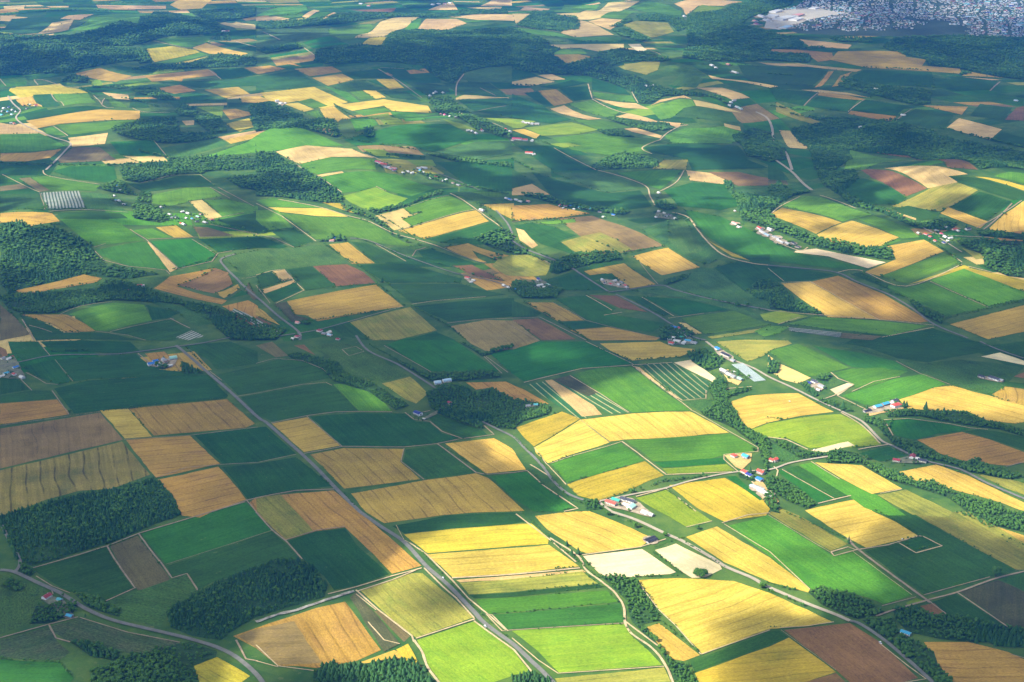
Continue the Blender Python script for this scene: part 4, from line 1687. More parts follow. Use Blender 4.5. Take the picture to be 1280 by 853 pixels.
MAT['s'] = F('stubble', (.32,.195,.026), (.41,.26,.045), .7, .45, .7, 26, patch_col=(.24,.13,.045))
MAT['t'] = F('pale_straw', (.46,.32,.105), (.55,.39,.14), .6, .35, .35, 20)
MAT['p'] = F('bare_pale_soil', (.60,.47,.25), (.66,.53,.31), .5, .25, .15, 20, fleck=.12)
MAT['o'] = F('fading_crop', (.19,.19,.028), (.29,.26,.04), .8, .7, .4, 18, patch_col=(.10,.16,.02))
MAT['b'] = F('ploughed_brown_soil', (.165,.09,.03), (.225,.125,.042), .7, .4, .3, 14)
MAT['k'] = F('dull_grey_soil', (.12,.10,.034), (.16,.135,.048), .6, .4, .2, 14)
MAT['g'] = F('bright_green_crop', (.062,.172,.010), (.092,.215,.014), .7, .5, .25, 28, patch_col=(.03,.115,.012))
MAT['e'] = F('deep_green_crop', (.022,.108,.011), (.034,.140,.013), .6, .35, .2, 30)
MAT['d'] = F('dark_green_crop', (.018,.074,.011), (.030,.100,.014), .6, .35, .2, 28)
MAT['m'] = F('meadow', (.035,.105,.018), (.075,.145,.026), .4, .7, .0, patch_col=(.02,.065,.014), fleck=.5)
MAT['l'] = F('lime_green_hay', (.14,.225,.010), (.20,.275,.016), .7, .5, .25, 14, patch_col=(.06,.18,.012))
MAT['n'] = F('dull_stubble', (.205,.145,.042), (.27,.19,.06), .6, .5, .4, 24)
MAT['j'] = F('withered_crop', (.06,.07,.024), (.095,.09,.035), .6, .6, .2, 20)
MAT['v'] = F('olive_tan_grain', (.20,.16,.03), (.29,.22,.05), .8, .8, 1.3, 30, patch_col=(.11,.12,.025))
MAT['h'] = F('rough_pasture', (.035,.070,.020), (.070,.100,.035), .7, .8, .3, 12, patch_col=(.10,.10,.045), fleck=.5)
MAT['z'] = F('strip_crop', (.03,.10,.025), (.04,.125,.035), .5, .2, bands=(17., .78, (.30,.30,.12)))
MAT['q'] = F('sheeted_rows', (.28,.30,.25), (.34,.36,.30), .5, .3, bands=(11., .5, (.06,.10,.04)))
MAT['f'] = F('woodland_soil', (.022,.062,.016), (.04,.085,.022), .2, .5, fleck=.4)
NAMES = dict(h='pasture_field', v='grain_field', n='stubble_field', j='withered_field', w='wheat_field', y='grain_field', s='stubble_field', t='straw_field', p='bare_field', o='fading_crop_field', b='ploughed_field', k='fallow_field',
             g='green_field', e='beet_field', d='potato_field', m='meadow_field', l='hay_field', z='strip_field', q='sheeted_field')

def ground_mat(name, patchy):
    m, nt, b = new_mat(name)
    P = N(nt, 'ShaderNodeNewGeometry').outputs['Position']
    a = noise_n(nt, P, .02, 5, .6); c = noise_n(nt, P, .0022, 3); d = noise_n(nt, P, .3, 2)
    col = mix_n(nt, map_range(nt, a, .35, .65), (.045,.115,.018), (.115,.185,.028))
    vo = N(nt, 'ShaderNodeTexVoronoi'); vo.inputs['Scale'].default_value = .0045; nt.links.new(P, vo.inputs['Vector'])
    sp = N(nt, 'ShaderNodeSeparateColor'); nt.links.new(vo.outputs['Color'], sp.inputs[0])
    col = mix_n(nt, math_n(nt, 'MULTIPLY', sp.outputs[0], .5), col, (.018,.08,.02))
    col = mix_n(nt, map_range(nt, c, .5, .7, 0, .5), col, (.10,.15,.035))
    if patchy:
        col = mix_n(nt, map_range(nt, sp.outputs[1], .52, .53), col, (.42,.29,.11))
        col = mix_n(nt, map_range(nt, sp.outputs[2], .6, .61), col, (.03,.11,.03))
    else:
        col = mix_n(nt, map_range(nt, noise_n(nt, P, .05, 4, .7), .6, .72, 0, .6), col, (.18,.19,.07))
    col = mix_n(nt, map_range(nt, d, .3, .7, 0, .25), col, (.02,.05,.015))
    nt.links.new(col, b.inputs['Base Color']); return m
MAT['ground'] = ground_mat('grassland', False); MAT['far_ground'] = ground_mat('farmland', True)
def road_mat(name, c, vary):
    m, nt, b = new_mat(name, .85)
    P = N(nt, 'ShaderNodeNewGeometry').outputs['Position']
    f = noise_n(nt, P, .08, 4, .7)
    nt.links.new(mix_n(nt, map_range(nt, f, .3, .7), tuple(x*(1-vary) for x in c), tuple(x*(1+vary) for x in c)), b.inputs['Base Color'])
    return m
RMAT = dict(a=road_mat('asphalt', (.165,.165,.14), .2), c=road_mat('pale_concrete', (.36,.31,.22), .15), g=road_mat('earth_track', (.31,.24,.15), .25),
            p=road_mat('pale_gravel', (.46,.36,.20), .3), r=road_mat('stony_bed', (.30,.28,.23), .7))
RNAME = dict(a='road', c='road', g='farm_path', p='gravel_path', r='stony_path')
ROOFC = dict(red=(.52,.08,.05), maroon=(.28,.04,.045), magenta=(.50,.05,.12), pink=(.62,.26,.22), blue=(.03,.18,.52), skyblue=(.06,.34,.52), cyan=(.10,.55,.66),
             teal=(.10,.38,.42), navy=(.03,.045,.22), paleblue=(.42,.58,.68), mint=(.33,.58,.47), green=(.05,.40,.28), white=(.60,.59,.55), grey=(.28,.29,.30),
             charcoal=(.055,.06,.075), black=(.025,.027,.035), brown=(.20,.12,.08), silver=(.5,.5,.52))
CWORD = dict(skyblue='sky blue', paleblue='pale blue', mint='mint green')
RM = {k: simple_mat('roof_'+k, v, .5, .10, .3, .35) for k, v in ROOFC.items()}
WALLS = [simple_mat('cream_wall', (.66,.62,.53), .8, .06), simple_mat('white_wall', (.74,.73,.70), .8, .05), simple_mat('timber_wall', (.30,.22,.16), .8, .12), simple_mat('grey_wall', (.42,.42,.42), .7, .08)]
GLASS = simple_mat('window_glass', (.04,.055,.075), .15, .1, 1, .5)
DOORM = simple_mat('door_panel', (.16,.15,.15), .6, .1)
TYRE = simple_mat('tyre_rubber', (.02,.02,.02), .8)
PLASTIC = simple_mat('greenhouse_sheet', (.36,.42,.42), .35, .1, .2, .4)
BARK = simple_mat('bark', (.09,.065,.045), .9)
LEAF = dict(c=leaf_mat('conifer_needles', (.013,.055,.018), (.052,.140,.030), None), b=leaf_mat('broad_leaves', (.016,.070,.016), (.085,.185,.024), None))

# ------------------------------------------------------------------ draping
def clip(poly, ax, v, keep_less):
    out = []; n = len(poly)
    for i in range(n):
        a, b = poly[i], poly[(i+1) % n]
        ia = (a[ax] <= v) if keep_less else (a[ax] >= v); ib = (b[ax] <= v) if keep_less else (b[ax] >= v)
        if ia: out.append(a)
        if ia != ib:
            t = (v-a[ax])/(b[ax]-a[ax]); out.append((a[0]+(b[0]-a[0])*t, a[1]+(b[1]-a[1])*t))
    return out
def halves(poly, x0, x1, y0, y1):
    s = [(p[0]-x0)/(x1-x0)-(p[1]-y0)/(y1-y0) for p in poly]
    if min(s) >= -1e-7 or max(s) <= 1e-7: return [poly]
    A, B = [], []; n = len(poly)
    for i in range(n):
        a, b, sa, sb = poly[i], poly[(i+1) % n], s[i], s[(i+1) % n]
        if sa >= 0: A.append(a)
        if sa <= 0: B.append(a)
        if sa*sb < 0:
            t = sa/(sa-sb); q = (a[0]+(b[0]-a[0])*t, a[1]+(b[1]-a[1])*t); A.append(q); B.append(q)
    return [A, B]
def pieces(pts):
    """cut an outline along the terrain's own grid, so that its pieces lie on the terrain"""
    tr = tessellate_polygon([[Vector((x, y, 0)) for x, y in pts]])
    res = []
    for t in tr:
        tri = [pts[i] for i in t]
        x0, x1 = min(p[0] for p in tri), max(p[0] for p in tri)
        for i in range(max(0, np.searchsorted(XS, x0)-1), min(len(XS)-1, np.searchsorted(XS, x1)+1)):
            if XS[i] >= x1 or XS[i+1] <= x0: continue
            sl = clip(clip(tri, 0, XS[i], False), 0, XS[i+1], True)
            if len(sl) < 3: continue
            y0, y1 = min(p[1] for p in sl), max(p[1] for p in sl)
            for j in range(max(0, np.searchsorted(YS, y0)-1), min(len(YS)-1, np.searchsorted(YS, y1)+1)):
                if YS[j] >= y1 or YS[j+1] <= y0: continue
                c_ = clip(clip(sl, 1, YS[j], False), 1, YS[j+1], True)
                if len(c_) < 3: continue
                for c in halves(c_, XS[i], XS[i+1], YS[j], YS[j+1]):
                    if len(c) < 3: continue
                    a = 0.
                    for q in range(len(c)):
                        a += c[q][0]*c[(q+1) % len(c)][1]-c[(q+1) % len(c)][0]*c[q][1]
                    if abs(a) < .02: continue
                    res.append(c if a > 0 else c[::-1])
    return res
def drape(name, pts, mat, lift, rows=None):
    V, Fc, idx = [], [], {}
    for c in pieces(pts):
        f = []
        for p in c:
            k = (round(p[0], 2), round(p[1], 2))
            if k not in idx: idx[k] = len(V); V.append(p)
            if not f or f[-1] != idx[k]: f.append(idx[k])
        if len(f) > 1 and f[0] == f[-1]: f.pop()
        if len(set(f)) >= 3: Fc.append(f)
    if not Fc: return None
    V = np.array(V); z = HB(V[:, 0], V[:, 1])+lift
    if rows is None:
        best = 0
        for i in range(len(pts)):
            a, b = pts[i], pts[(i+1) % len(pts)]; d = math.hypot(b[0]-a[0], b[1]-a[1])
            if d > best: best = d; rows = math.atan2(b[1]-a[1], b[0]-a[0])
    c0 = V.mean(0); c, s = math.cos(rows), math.sin(rows); D = V-c0
    uv = np.stack([D[:, 0]*c+D[:, 1]*s, -D[:, 0]*s+D[:, 1]*c], 1)
    o = mesh_obj(name, np.stack([D[:, 0], D[:, 1], z-z.min()], 1), Fc, mat, uvs=uv)
    o.location = (c0[0], c0[1], z.min())
    return o
def parse(text):
    t = None
    for ln in text.strip().splitlines():
        if ln.startswith('@'): t = tuple(map(int, ln[1:].split())); continue
        k, *ps = ln.split()
        P = [tuple(map(float, p.split(','))) for p in ps]
        yield k, [px_of(*t, *p) for p in P]
def edge_split(P, step=45., closed=True, jit=0.):
    out = []; n = len(P)
    for i in range(n if closed else n-1):
        a, b = P[i], P[(i+1) % n]; d = math.hypot(b[0]-a[0], b[1]-a[1]); m = max(1, int(d/step))
        for k in range(m):
            t = k/m; w = jit*math.sin(math.pi*t)
            out.append((a[0]+(b[0]-a[0])*t+w*R.uniform(-1, 1), a[1]+(b[1]-a[1])*t+w*R.uniform(-1, 1)))
    if not closed: out.append(P[-1])
    return out
def smooth_line(P, n=5):
    if len(P) < 3: return P
    Q = [P[0]] + list(P) + [P[-1]]; out = []
    for i in range(1, len(Q)-2):
        p0, p1, p2, p3 = [np.array(q) for q in Q[i-1:i+3]]
        for k in range(n):
            t = k/n
            out.append(tuple(.5*((2*p1)+(-p0+p2)*t+(2*p0-5*p1+4*p2-p3)*t*t+(-p0+3*p1-3*p2+p3)*t**3)))
    out.append(tuple(P[-1])); return out
def world(P, lift=.8):
    a = np.array(P); x, y = cast(a[:, 0], a[:, 1], lift); return list(zip(x.tolist(), y.tolist()))

# ground sheet
gx, gy = np.meshgrid(XS, YS); nx, ny = len(XS), len(YS)
GV = np.stack([gx.ravel(), gy.ravel(), HG.ravel()], 1)
ii, jj = np.meshgrid(np.arange(nx-1), np.arange(ny-1)); q0 = (jj*nx+ii).ravel()
GF = np.concatenate([np.stack([q0, q0+1, q0+nx+1], 1), np.stack([q0, q0+nx+1, q0+nx], 1)])
cx, cy = GV[GF].mean(1)[:, 0], GV[GF].mean(1)[:, 1]
u, v = project(cx, cy, 0)
inside = (u > -30) & (u < 1310) & (v > -12) & (v < 880) & (cy > 500)
g = big_mesh('ground', GV, GF, MAT['ground']); g.data.materials.append(MAT['far_ground'])
g.data.polygons.foreach_set('material_index', np.where(inside, 0, 1).astype(np.int32)); g['kind'] = 'structure'

# the rest of the patchwork: small fields wherever the traced ones leave the far plain bare
def in_poly(px, py, P):
    P = np.array(P); x1, y1 = P[:, 0], P[:, 1]; x2, y2 = np.roll(x1, -1), np.roll(y1, -1)
    c = np.zeros(px.shape, bool)
    for a, b, d, e in zip(x1, y1, x2, y2):
        if b == e: continue
        c ^= ((b > py) != (e > py)) & (px < (d-a)*(py-b)/(e-b)+a)
    return c
RS = 25.; rx = np.arange(-5200, 5200, RS); ry = np.arange(3000, 13400, RS); RX, RY = np.meshgrid(rx, ry); COV = np.zeros(RX.shape, bool)
for k, P in list(parse(FIELDS))+list(parse(WOODS)):
    W = np.array(world(P)); i0, i1 = np.searchsorted(rx, [W[:, 0].min(), W[:, 0].max()]); j0, j1 = np.searchsorted(ry, [W[:, 1].min(), W[:, 1].max()])
    if i1 > i0 and j1 > j0: COV[j0:j1, i0:i1] |= in_poly(RX[j0:j1, i0:i1], RY[j0:j1, i0:i1], W)
def warp(i, j):
    x, y = i*235., 3000+j*175.
    a = .35; X = x*math.cos(a)-(y-8000)*math.sin(a); Y = 8000+x*math.sin(a)+(y-8000)*math.cos(a)
    return X+110*noise.noise(Vector((X/900, Y/900, 1)))+60*noise.noise(Vector((X/300, Y/300, 7))), Y+110*noise.noise(Vector((X/900, Y/900, 4)))+60*noise.noise(Vector((X/300, Y/300, 9)))
nq = 0
for i in range(-34, 34):
    for j in range(-22, 82):
        Q = [warp(i, j), warp(i+1, j), warp(i+1, j+1), warp(i, j+1)]; c = np.mean(Q, 0)
        if not (3300 < c[1] < 13300): continue
        u_, v_ = project(c[0], c[1], 0)
        if not (-25 < u_ < 1305 and -5 < v_): continue
        Q = [(q[0]+(c[0]-q[0])*.03, q[1]+(c[1]-q[1])*.03) for q in Q]
        S = [(q[0]*.75+c[0]*.25, q[1]*.75+c[1]*.25) for q in Q]+[tuple(c)]
        cov = sum(bool(COV[min(len(ry)-1, max(0, int((y-3000)/RS))), min(len(rx)-1, max(0, int((x+5200)/RS)))]) for x, y in S)
        if cov > 2: continue
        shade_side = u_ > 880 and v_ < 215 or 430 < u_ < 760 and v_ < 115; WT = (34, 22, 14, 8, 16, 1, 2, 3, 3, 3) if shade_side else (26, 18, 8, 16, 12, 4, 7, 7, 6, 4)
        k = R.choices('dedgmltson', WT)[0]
        parts_ = [Q] if R.random() < .45 else [[Q[0], Q[1], tuple((np.array(Q[1])+Q[2])/2), tuple((np.array(Q[0])+Q[3])/2)], [tuple((np.array(Q[0])+Q[3])/2), tuple((np.array(Q[1])+Q[2])/2), Q[2], Q[3]]]
        for W in parts_:
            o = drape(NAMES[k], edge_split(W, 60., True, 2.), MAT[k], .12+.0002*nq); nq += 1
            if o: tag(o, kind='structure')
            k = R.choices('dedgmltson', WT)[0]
print('EXTRA', nq)
# fields
FPOLY = []
for i, (k, P) in enumerate(parse(FIELDS)):
    W = edge_split(world(P), 24., True, 1.3)
    cross = k.isupper(); k = k.lower(); FPOLY.append((k, W)); P = world(P); rows = None
    if cross:
        L = sorted(((math.hypot(P[q][0]-P[q-1][0], P[q][1]-P[q-1][1]), math.atan2(P[q][1]-P[q-1][1], P[q][0]-P[q-1][0])) for q in range(len(P))), reverse=True)
        rows = next((a for l, a in L[1:] if abs(math.sin(a-L[0][1])) > .7), L[0][1]+math.pi/2)
    else:
        rows = max(((math.hypot(P[q][0]-P[q-1][0], P[q][1]-P[q-1][1]), math.atan2(P[q][1]-P[q-1][1], P[q][0]-P[q-1][0])) for q in range(len(P))))[1]
    o = drape(NAMES[k], W, MAT[k], .40+.0016*i, rows=rows)
    if o: tag(o, kind='structure')
# roads
for i, (k, P) in enumerate(parse(LINES)):
    kk, wd = k[0], float(k[1:])
    W = world(P, 1.4); W = smooth_line(W) if (kk in 'acr' or wd >= 4) else W; W = edge_split(W, 14., False)
    A = np.array(W); d = np.gradient(A, axis=0); L = np.hypot(d[:, 0], d[:, 1])+1e-6; nrm = np.stack([-d[:, 1]/L, d[:, 0]/L], 1)
    dist = float(A[:, 1].mean())
    wid = wd*(1.05 if kk in 'ac' else 1.0) * (1+max(0, dist-4500)/14000)
    lift = (1.75 if kk in 'ac' else 1.5)+.0015*i
    ns = np.array([noise.noise(Vector((p[0]*.06, p[1]*.06, 3.))) for p in A]); ns2 = np.array([noise.noise(Vector((p[0]*.06, p[1]*.06, 9.))) for p in A])
    vr = .35 if kk == 'r' else (.18 if kk in 'gp' else .02)
    Lf = A+nrm*(wid/2*(1+vr*2*ns))[:, None]; Rt = A-nrm*(wid/2*(1+vr*2*ns2))[:, None]
    V = np.concatenate([np.c_[Lf, HB(Lf[:, 0], Lf[:, 1])+lift], np.c_[Rt, HB(Rt[:, 0], Rt[:, 1])+lift]]); n = len(A)
    o = mesh_obj(RNAME[kk], V, [(j+n, j+n+1, j+1, j) for j in range(n-1)], RMAT[kk]); tag(o, kind='structure')
# ------------------------------------------------------------------ trees
def ico(sub):
    import bmesh
    bm = bmesh.new(); bmesh.ops.create_icosphere(bm, subdivisions=sub, radius=1.)
    V = np.array([v.co[:] for v in bm.verts]); Fc = np.array([[v.index for v in f.verts] for f in bm.faces]); bm.free(); return V, Fc
ICO1, ICO2 = ico(1), ico(2)
def crown_broad(rs, blobs, base, leaves, sub):
    """unit tree (height 1): overlapping ragged leaf masses plus loose leaf sprays"""
    Vs, Fs, n = [], [], 0
    bv, bf = sub
    for k in range(blobs):
        a = rs.uniform(0, 6.283); r = .22*math.sqrt(rs.random())*(1.15 if k else 0); z = rs.uniform(.38, .80) if k else .62
        s = rs.uniform(.13, .22) if k else .27
        s *= 1.05-.5*abs(z-.58)
        J = np.array([[rs.uniform(.72, 1.22)] for _ in range(len(bv))])
        V = bv*J*np.array([s, s, s*.85])+np.array([r*math.cos(a), r*math.sin(a), z])
        Vs.append(V); Fs.append(bf+n); n += len(V)
    for k in range(leaves):
        d = np.array([rs.gauss(0, 1), rs.gauss(0, 1), rs.gauss(0, 1)]); d /= np.linalg.norm(d)
        c = np.array([0, 0, .6])+d*np.array([.36, .36, .34])*rs.uniform(.8, 1.12)
        e = np.array([[rs.uniform(-.055, .055) for _ in range(3)] for _ in range(3)])
        Vs.append(c+e); Fs.append(np.array([[0, 1, 2]])+n); n += 3
    return np.concatenate(Vs), np.concatenate(Fs)
def crown_cone(rs, tiers, seg):
    Vs, Fs, n = [], [], 0
    for k in range(tiers):
        z0 = .12+.74*k/tiers; r = .20*(1-k/(tiers+.6))+.03; z1 = min(1., z0+.34*(1-.35*k/tiers)) if k < tiers-1 else 1.
        ring = []
        for s in range(seg):
            a = 6.283*s/seg+rs.uniform(-.2, .2)+k; rr = r*rs.uniform(.7, 1.25)
            ring.append([rr*math.cos(a), rr*math.sin(a), z0+rs.uniform(-.03, .03)])
        V = np.array(ring+[[rs.uniform(-.01, .01), rs.uniform(-.01, .01), z1], [0, 0, z0+.06]])
        f = [[s, (s+1) % seg, seg] for s in range(seg)]+[[(s+1) % seg, s, seg+1] for s in range(seg)]
        Vs.append(V); Fs.append(np.array(f)+n); n += len(V)
    return np.concatenate(Vs), np.concatenate(Fs)
rs = random.Random(3)
TB_NEAR = [crown_broad(rs, 6, 0, 26, ICO1) for _ in range(6)]
TB_FAR = [crown_broad(rs, 1, 0, 5, (ICO1[0]*np.array([1.45, 1.45, 1.35]), ICO1[1])) for _ in range(6)]
TC_NEAR = [crown_cone(rs, 5, 6) for _ in range(6)]
TC_FAR = [crown_cone(rs, 2, 5) for _ in range(5)]
def inside_poly(px, py, P):
    P = np.array(P); x1, y1 = P[:, 0], P[:, 1]; x2, y2 = np.roll(x1, -1), np.roll(y1, -1)
    c = np.zeros(px.shape, bool)
    for a, b, d, e in zip(x1, y1, x2, y2):
        if b == e: continue
        k = ((b > py) != (e > py)) & (px < (d-a)*(py-b)/(e-b)+a); c ^= k
    return c
class Planting:
    def __init__(s): s.rows = []
    def add(s, x, y, kind, h, w): s.rows.append((x, y, kind, h, w))
nr = np.random.default_rng(5)
def merged(name, pts, near, far, mat, dnear=4300.):
    """one object for the uncountable mass of trees; pts: x, y, height, width"""
    A = np.array(pts); d = np.hypot(A[:, 0], A[:, 1]); Z = HB(A[:, 0], A[:, 1])
    Vs, Fs, Ts, n = [], [], [], 0
    for lod, T in ((d < dnear, near), (d >= dnear, far)):
        B, Zb = A[lod], Z[lod]; which = nr.integers(0, len(T), len(B))
        for k, (tv, tf) in enumerate(T):
            S = B[which == k]; z = Zb[which == k]
            if not len(S): continue
            a = nr.uniform(0, 6.283, len(S)); c, s = np.cos(a)[:, None], np.sin(a)[:, None]
            X = (tv[None, :, 0]*c-tv[None, :, 1]*s)*S[:, 3:4]+S[:, 0:1]; Y = (tv[None, :, 0]*s+tv[None, :, 1]*c)*S[:, 3:4]+S[:, 1:2]
            Zc = tv[None, :, 2]*S[:, 2:3]+z[:, None]
            V = np.stack([X, Y, Zc], 2).reshape(-1, 3)
            f = (tf[None]+(np.arange(len(S))*len(tv))[:, None, None]+n).reshape(-1, 3)
            Vs.append(V); Fs.append(f); Ts.append(np.repeat(nr.uniform(0, 1, len(S)), len(tv))); n += len(V)
    o = big_mesh(name, np.concatenate(Vs), np.concatenate(Fs), mat, tint=np.concatenate(Ts)); o['kind'] = 'stuff'; return o
def fill(W, spacing):
    A = np.array(W); x0, y0 = A.min(0); x1, y1 = A.max(0)
    X, Y = np.meshgrid(np.arange(x0, x1, spacing), np.arange(y0, y1, spacing))
    X = X+nr.uniform(-.42, .42, X.shape)*spacing; Y = Y+nr.uniform(-.42, .42, Y.shape)*spacing
    X, Y = X.ravel(), Y.ravel(); k = inside_poly(X, Y, W); return X[k], Y[k]
def crown_noise(x, y):
    return np.array([noise.noise(Vector((a*.012, b*.012, 1.7))) for a, b in zip(x, y)])
MASS = dict(c=[], b=[])
BIGWOODS = []
INDIV = {('3 3', 0): ('broad leafy tree in the wood beside the bend of the pale road', 'b'), }
woods = list(parse(WOODS))
for wi, (k, P) in enumerate(woods):
    W = edge_split(world(P), 30., True, 2.)
    d = float(np.mean([math.hypot(*p) for p in W]))
    dm = min(math.hypot(*p) for p in W)
    sp = 6.0 if d < 3300 else (7.5 if d < 4500 else (11.5 if d < 6500 else (14. if d < 9000 else 17.)))
    o = drape('forest_ground', W, MAT['f'], .33+.0011*wi+.3 if d > 0 else 0, rows=0.)
    if o: tag(o, kind='structure')
    if wi == 9: sp = 8.
    x, y = fill(W, sp)
    if len(x) == 0: continue
    u = nr.uniform(0, 1, len(x)); cn = crown_noise(x, y) if len(x) < 30000 else nr.uniform(-.3, .3, len(x))
    sz = 1+max(0, (sp-9)/26)
    pu_, pv_ = project(x, y, HB(x, y)); kp = (pv_ < 866) & (pu_ > -25) & (pu_ < 1305); x, y, u, cn = x[kp], y[kp], u[kp], cn[kp]
    rec = []
    for a, b, q, c in zip(x, y, u, cn):
        kind = (k if nr.random() > .28 or wi in (9, 10) else 'b') if k == 'c' else (k if k == 'b' else ('c' if c+.3*(q-.5) > .22 else 'b'))
        if c < -.38 and nr.random() < .6: continue
        h = (9.2 if kind == 'c' else 8.4)*(.62+.62*nr.random())*sz*(1+.4*c)*(1 if d < 3300 else 1.15)
        w = h*(1.0 if kind == 'c' else .98)*(.85+.4*nr.random())*(sp/6.)**.55/sz**.4
        if kind == 'c': w *= 1.45
        rec.append((a, b, kind, h, w))
    BIGWOODS.append((dm, wi, rec))
rows_ = list(parse(ROWS))
for k, P in rows_:
    kk, wd = k[0], float(k[1:])
    W = edge_split(world(P), 5., False)
    for (a, b) in W[::1]:
        dd = math.hypot(a, b)
        if dd > 6000 and R.random() < .35: continue
        if R.random() < .12 or noise.noise(Vector((a*.03, b*.03, 31.))) < -.32: continue
        kind = kk if kk in 'cb' else R.choice('cb')
        h = wd*R.uniform(.4, 1.25)*(1.0 if kind == 'b' else 1.5)
        MASS[kind].append((a+R.uniform(-.25, .25)*wd, b+R.uniform(-.25, .25)*wd, h, h*R.uniform(.95, 1.5)))
# scrub along field margins
for k, W in FPOLY:
    P = W[::1]; n = len(P)
    for i in range(n):
        a, b = P[i], P[(i+1) % n]; dd = math.hypot(*a)
        if noise.noise(Vector((a[0]*.004, a[1]*.004, 12.))) < (.12 if dd > 2900 else .30) or R.random() < .3: continue
        m = max(1, int(math.hypot(b[0]-a[0], b[1]-a[1])/(6 if dd < 5000 else 10)))
        for q in range(m):
            if R.random() < .45: continue
            t = (q+R.random())/m; h = R.uniform(1.8, 4.2)*(1 if dd < 4000 else 1.5)*(1.7 if R.random() < .1 else 1)
            MASS['b'].append((a[0]+(b[0]-a[0])*t+R.uniform(-1.5, 1.5), a[1]+(b[1]-a[1])*t+R.uniform(-1.5, 1.5), h, h*R.uniform(1.1, 1.7)))
# individually built trees --------------------------------------------------
def tree_parts(kind, seed):
    q = random.Random(seed)
    cv = crown_broad(q, 13, 0, 190, ICO2) if kind == 'b' else crown_cone(q, 9, 9)
    # trunk: tapered, with limbs reaching into the crown
    V, Fc = [], []
    def limb(a, b, r0, r1, n=6):
        a, b = np.array(a, float), np.array(b, float); d = b-a; d /= np.linalg.norm(d); u_ = np.cross(d, [0.3, 1, .1]); u_ /= np.linalg.norm(u_); w_ = np.cross(d, u_)
        i0 = len(V)
        for p, r in ((a, r0), (b, r1)):
            for s in range(n): V.append(p+r*(u_*math.cos(6.283*s/n)+w_*math.sin(6.283*s/n)))
        for s in range(n): Fc.append((i0+s, i0+(s+1) % n, i0+n+(s+1) % n, i0+n+s))
    limb((0, 0, -.06), (.01, 0, .4), .032, .022); limb((.01, 0, .4), (0, .01, .85 if kind == 'c' else .7), .022, .008)
    if kind == 'b':
        for s in range(5):
            a = s*1.257+q.uniform(-.3, .3); limb((0, 0, q.uniform(.25, .45)), (.24*math.cos(a), .24*math.sin(a), q.uniform(.5, .68)), .013, .004, 4)
    return cv, (V, Fc)
LIB = {}
for kind in 'cb':
    LIB[kind] = []
    for s in range(4):
        cv, tr = tree_parts(kind, 40+s)
        cm = bpy.data.meshes.new('crown'); cm.from_pydata([tuple(map(float, v)) for v in cv[0]], [], [tuple(map(int, f)) for f in cv[1]]); cm.materials.append(LEAF[kind])
        at = cm.attributes.new('tint', 'FLOAT', 'POINT'); q = random.Random(s); at.data.foreach_set('value', [.5+.5*noise.noise(w.co*6) for w in cm.vertices])
        tm = bpy.data.meshes.new('trunk'); tm.from_pydata([tuple(map(float, v)) for v in tr[0]], [], tr[1]); tm.materials.append(BARK)
        LIB[kind].append((cm, tm))
def plant(kind, x, y, h, w, label, group=None, slim=1.):
    name = 'conifer_tree' if kind == 'c' else 'leafy_tree'
    r = bpy.data.objects.new(name, None); COL.objects.link(r); r.empty_display_size = 1
    r.location = (x, y, float(HB(x, y))+.3); r.rotation_euler = (0, 0, R.uniform(0, 6.28)); r.scale = (w, w, h)
    tag(r, label, 'tree', group)
    cm, tm = R.choice(LIB[kind])
    for nm, me in (('crown', cm), ('trunk', tm)):
        o = bpy.data.objects.new(nm, me); COL.objects.link(o); o.parent = r
    return r
for tc, tr, X, Y, kind, h, label in SINGLES:
    x, y = cast(*px_of(tc, tr, X, Y), .8)
    wfac = .55 if 'poplar' in label else (1.05 if kind == 'b' else 1.15)
    plant(kind, float(x), float(y), h*1.35, h*wfac*1.5, label)
WLABEL = {9: 'in the wood below the sunlit golden field with curved rows', 10: 'in the clump between the long grey road and light green strip',
          15: 'in the wood beside the dark asphalt road and brown field', 13: 'in the grove between dark lane junction and round-topped wood', 7: 'in the lighter grove at the yellow field by the left road'}
print('WOODS', sorted((round(dm), wi, len(rec)) for dm, wi, rec in BIGWOODS)[:24])
# woods whose trees are built one by one: index in WOODS -> label
for dm, wi, rec in BIGWOODS:
    if wi in WLABEL:
        lb = WLABEL[wi]
        for x, y, kind, h, w in rec:
            plant(kind, x, y, h, w, ('dark conifer ' if kind == 'c' else 'leafy tree ')+lb, ('conifers ' if kind == 'c' else 'leafy trees ')+lb)
    else:
        for x, y, kind, h, w in rec: MASS[kind].append((x, y, h, w))

# ------------------------------------------------------------------ buildings
def box(V, Fc, x0, x1, y0, y1, z0, z1):
    i = len(V); V += [(x0, y0, z0), (x1, y0, z0), (x1, y1, z0), (x0, y1, z0), (x0, y0, z1), (x1, y0, z1), (x1, y1, z1), (x0, y1, z1)]
    Fc += [(i, i+3, i+2, i+1), (i+4, i+5, i+6, i+7), (i, i+1, i+5, i+4), (i+1, i+2, i+6, i+5), (i+2, i+3, i+7, i+6), (i+3, i, i+4, i+7)]
def roof_gable(L, W, e, h, ov, th):
    l, w = L/2+ov, W/2+ov; dz = ov*(h-e)/(W/2)
    pr = [(-w, e-dz), (0, h), (w, e-dz), (w, e-dz+th), (0, h+th*1.1), (-w, e-dz+th)]
    V = [(-l, y, z) for y, z in pr]+[(l, y, z) for y, z in pr]
    return V, [(0, 6, 7, 1), (1, 7, 8, 2), (2, 8, 9, 3), (3, 9, 10, 4), (4, 10, 11, 5), (5, 11, 6, 0), (0, 1, 4, 5), (1, 2, 3, 4), (6, 11, 10, 7), (7, 10, 9, 8)]
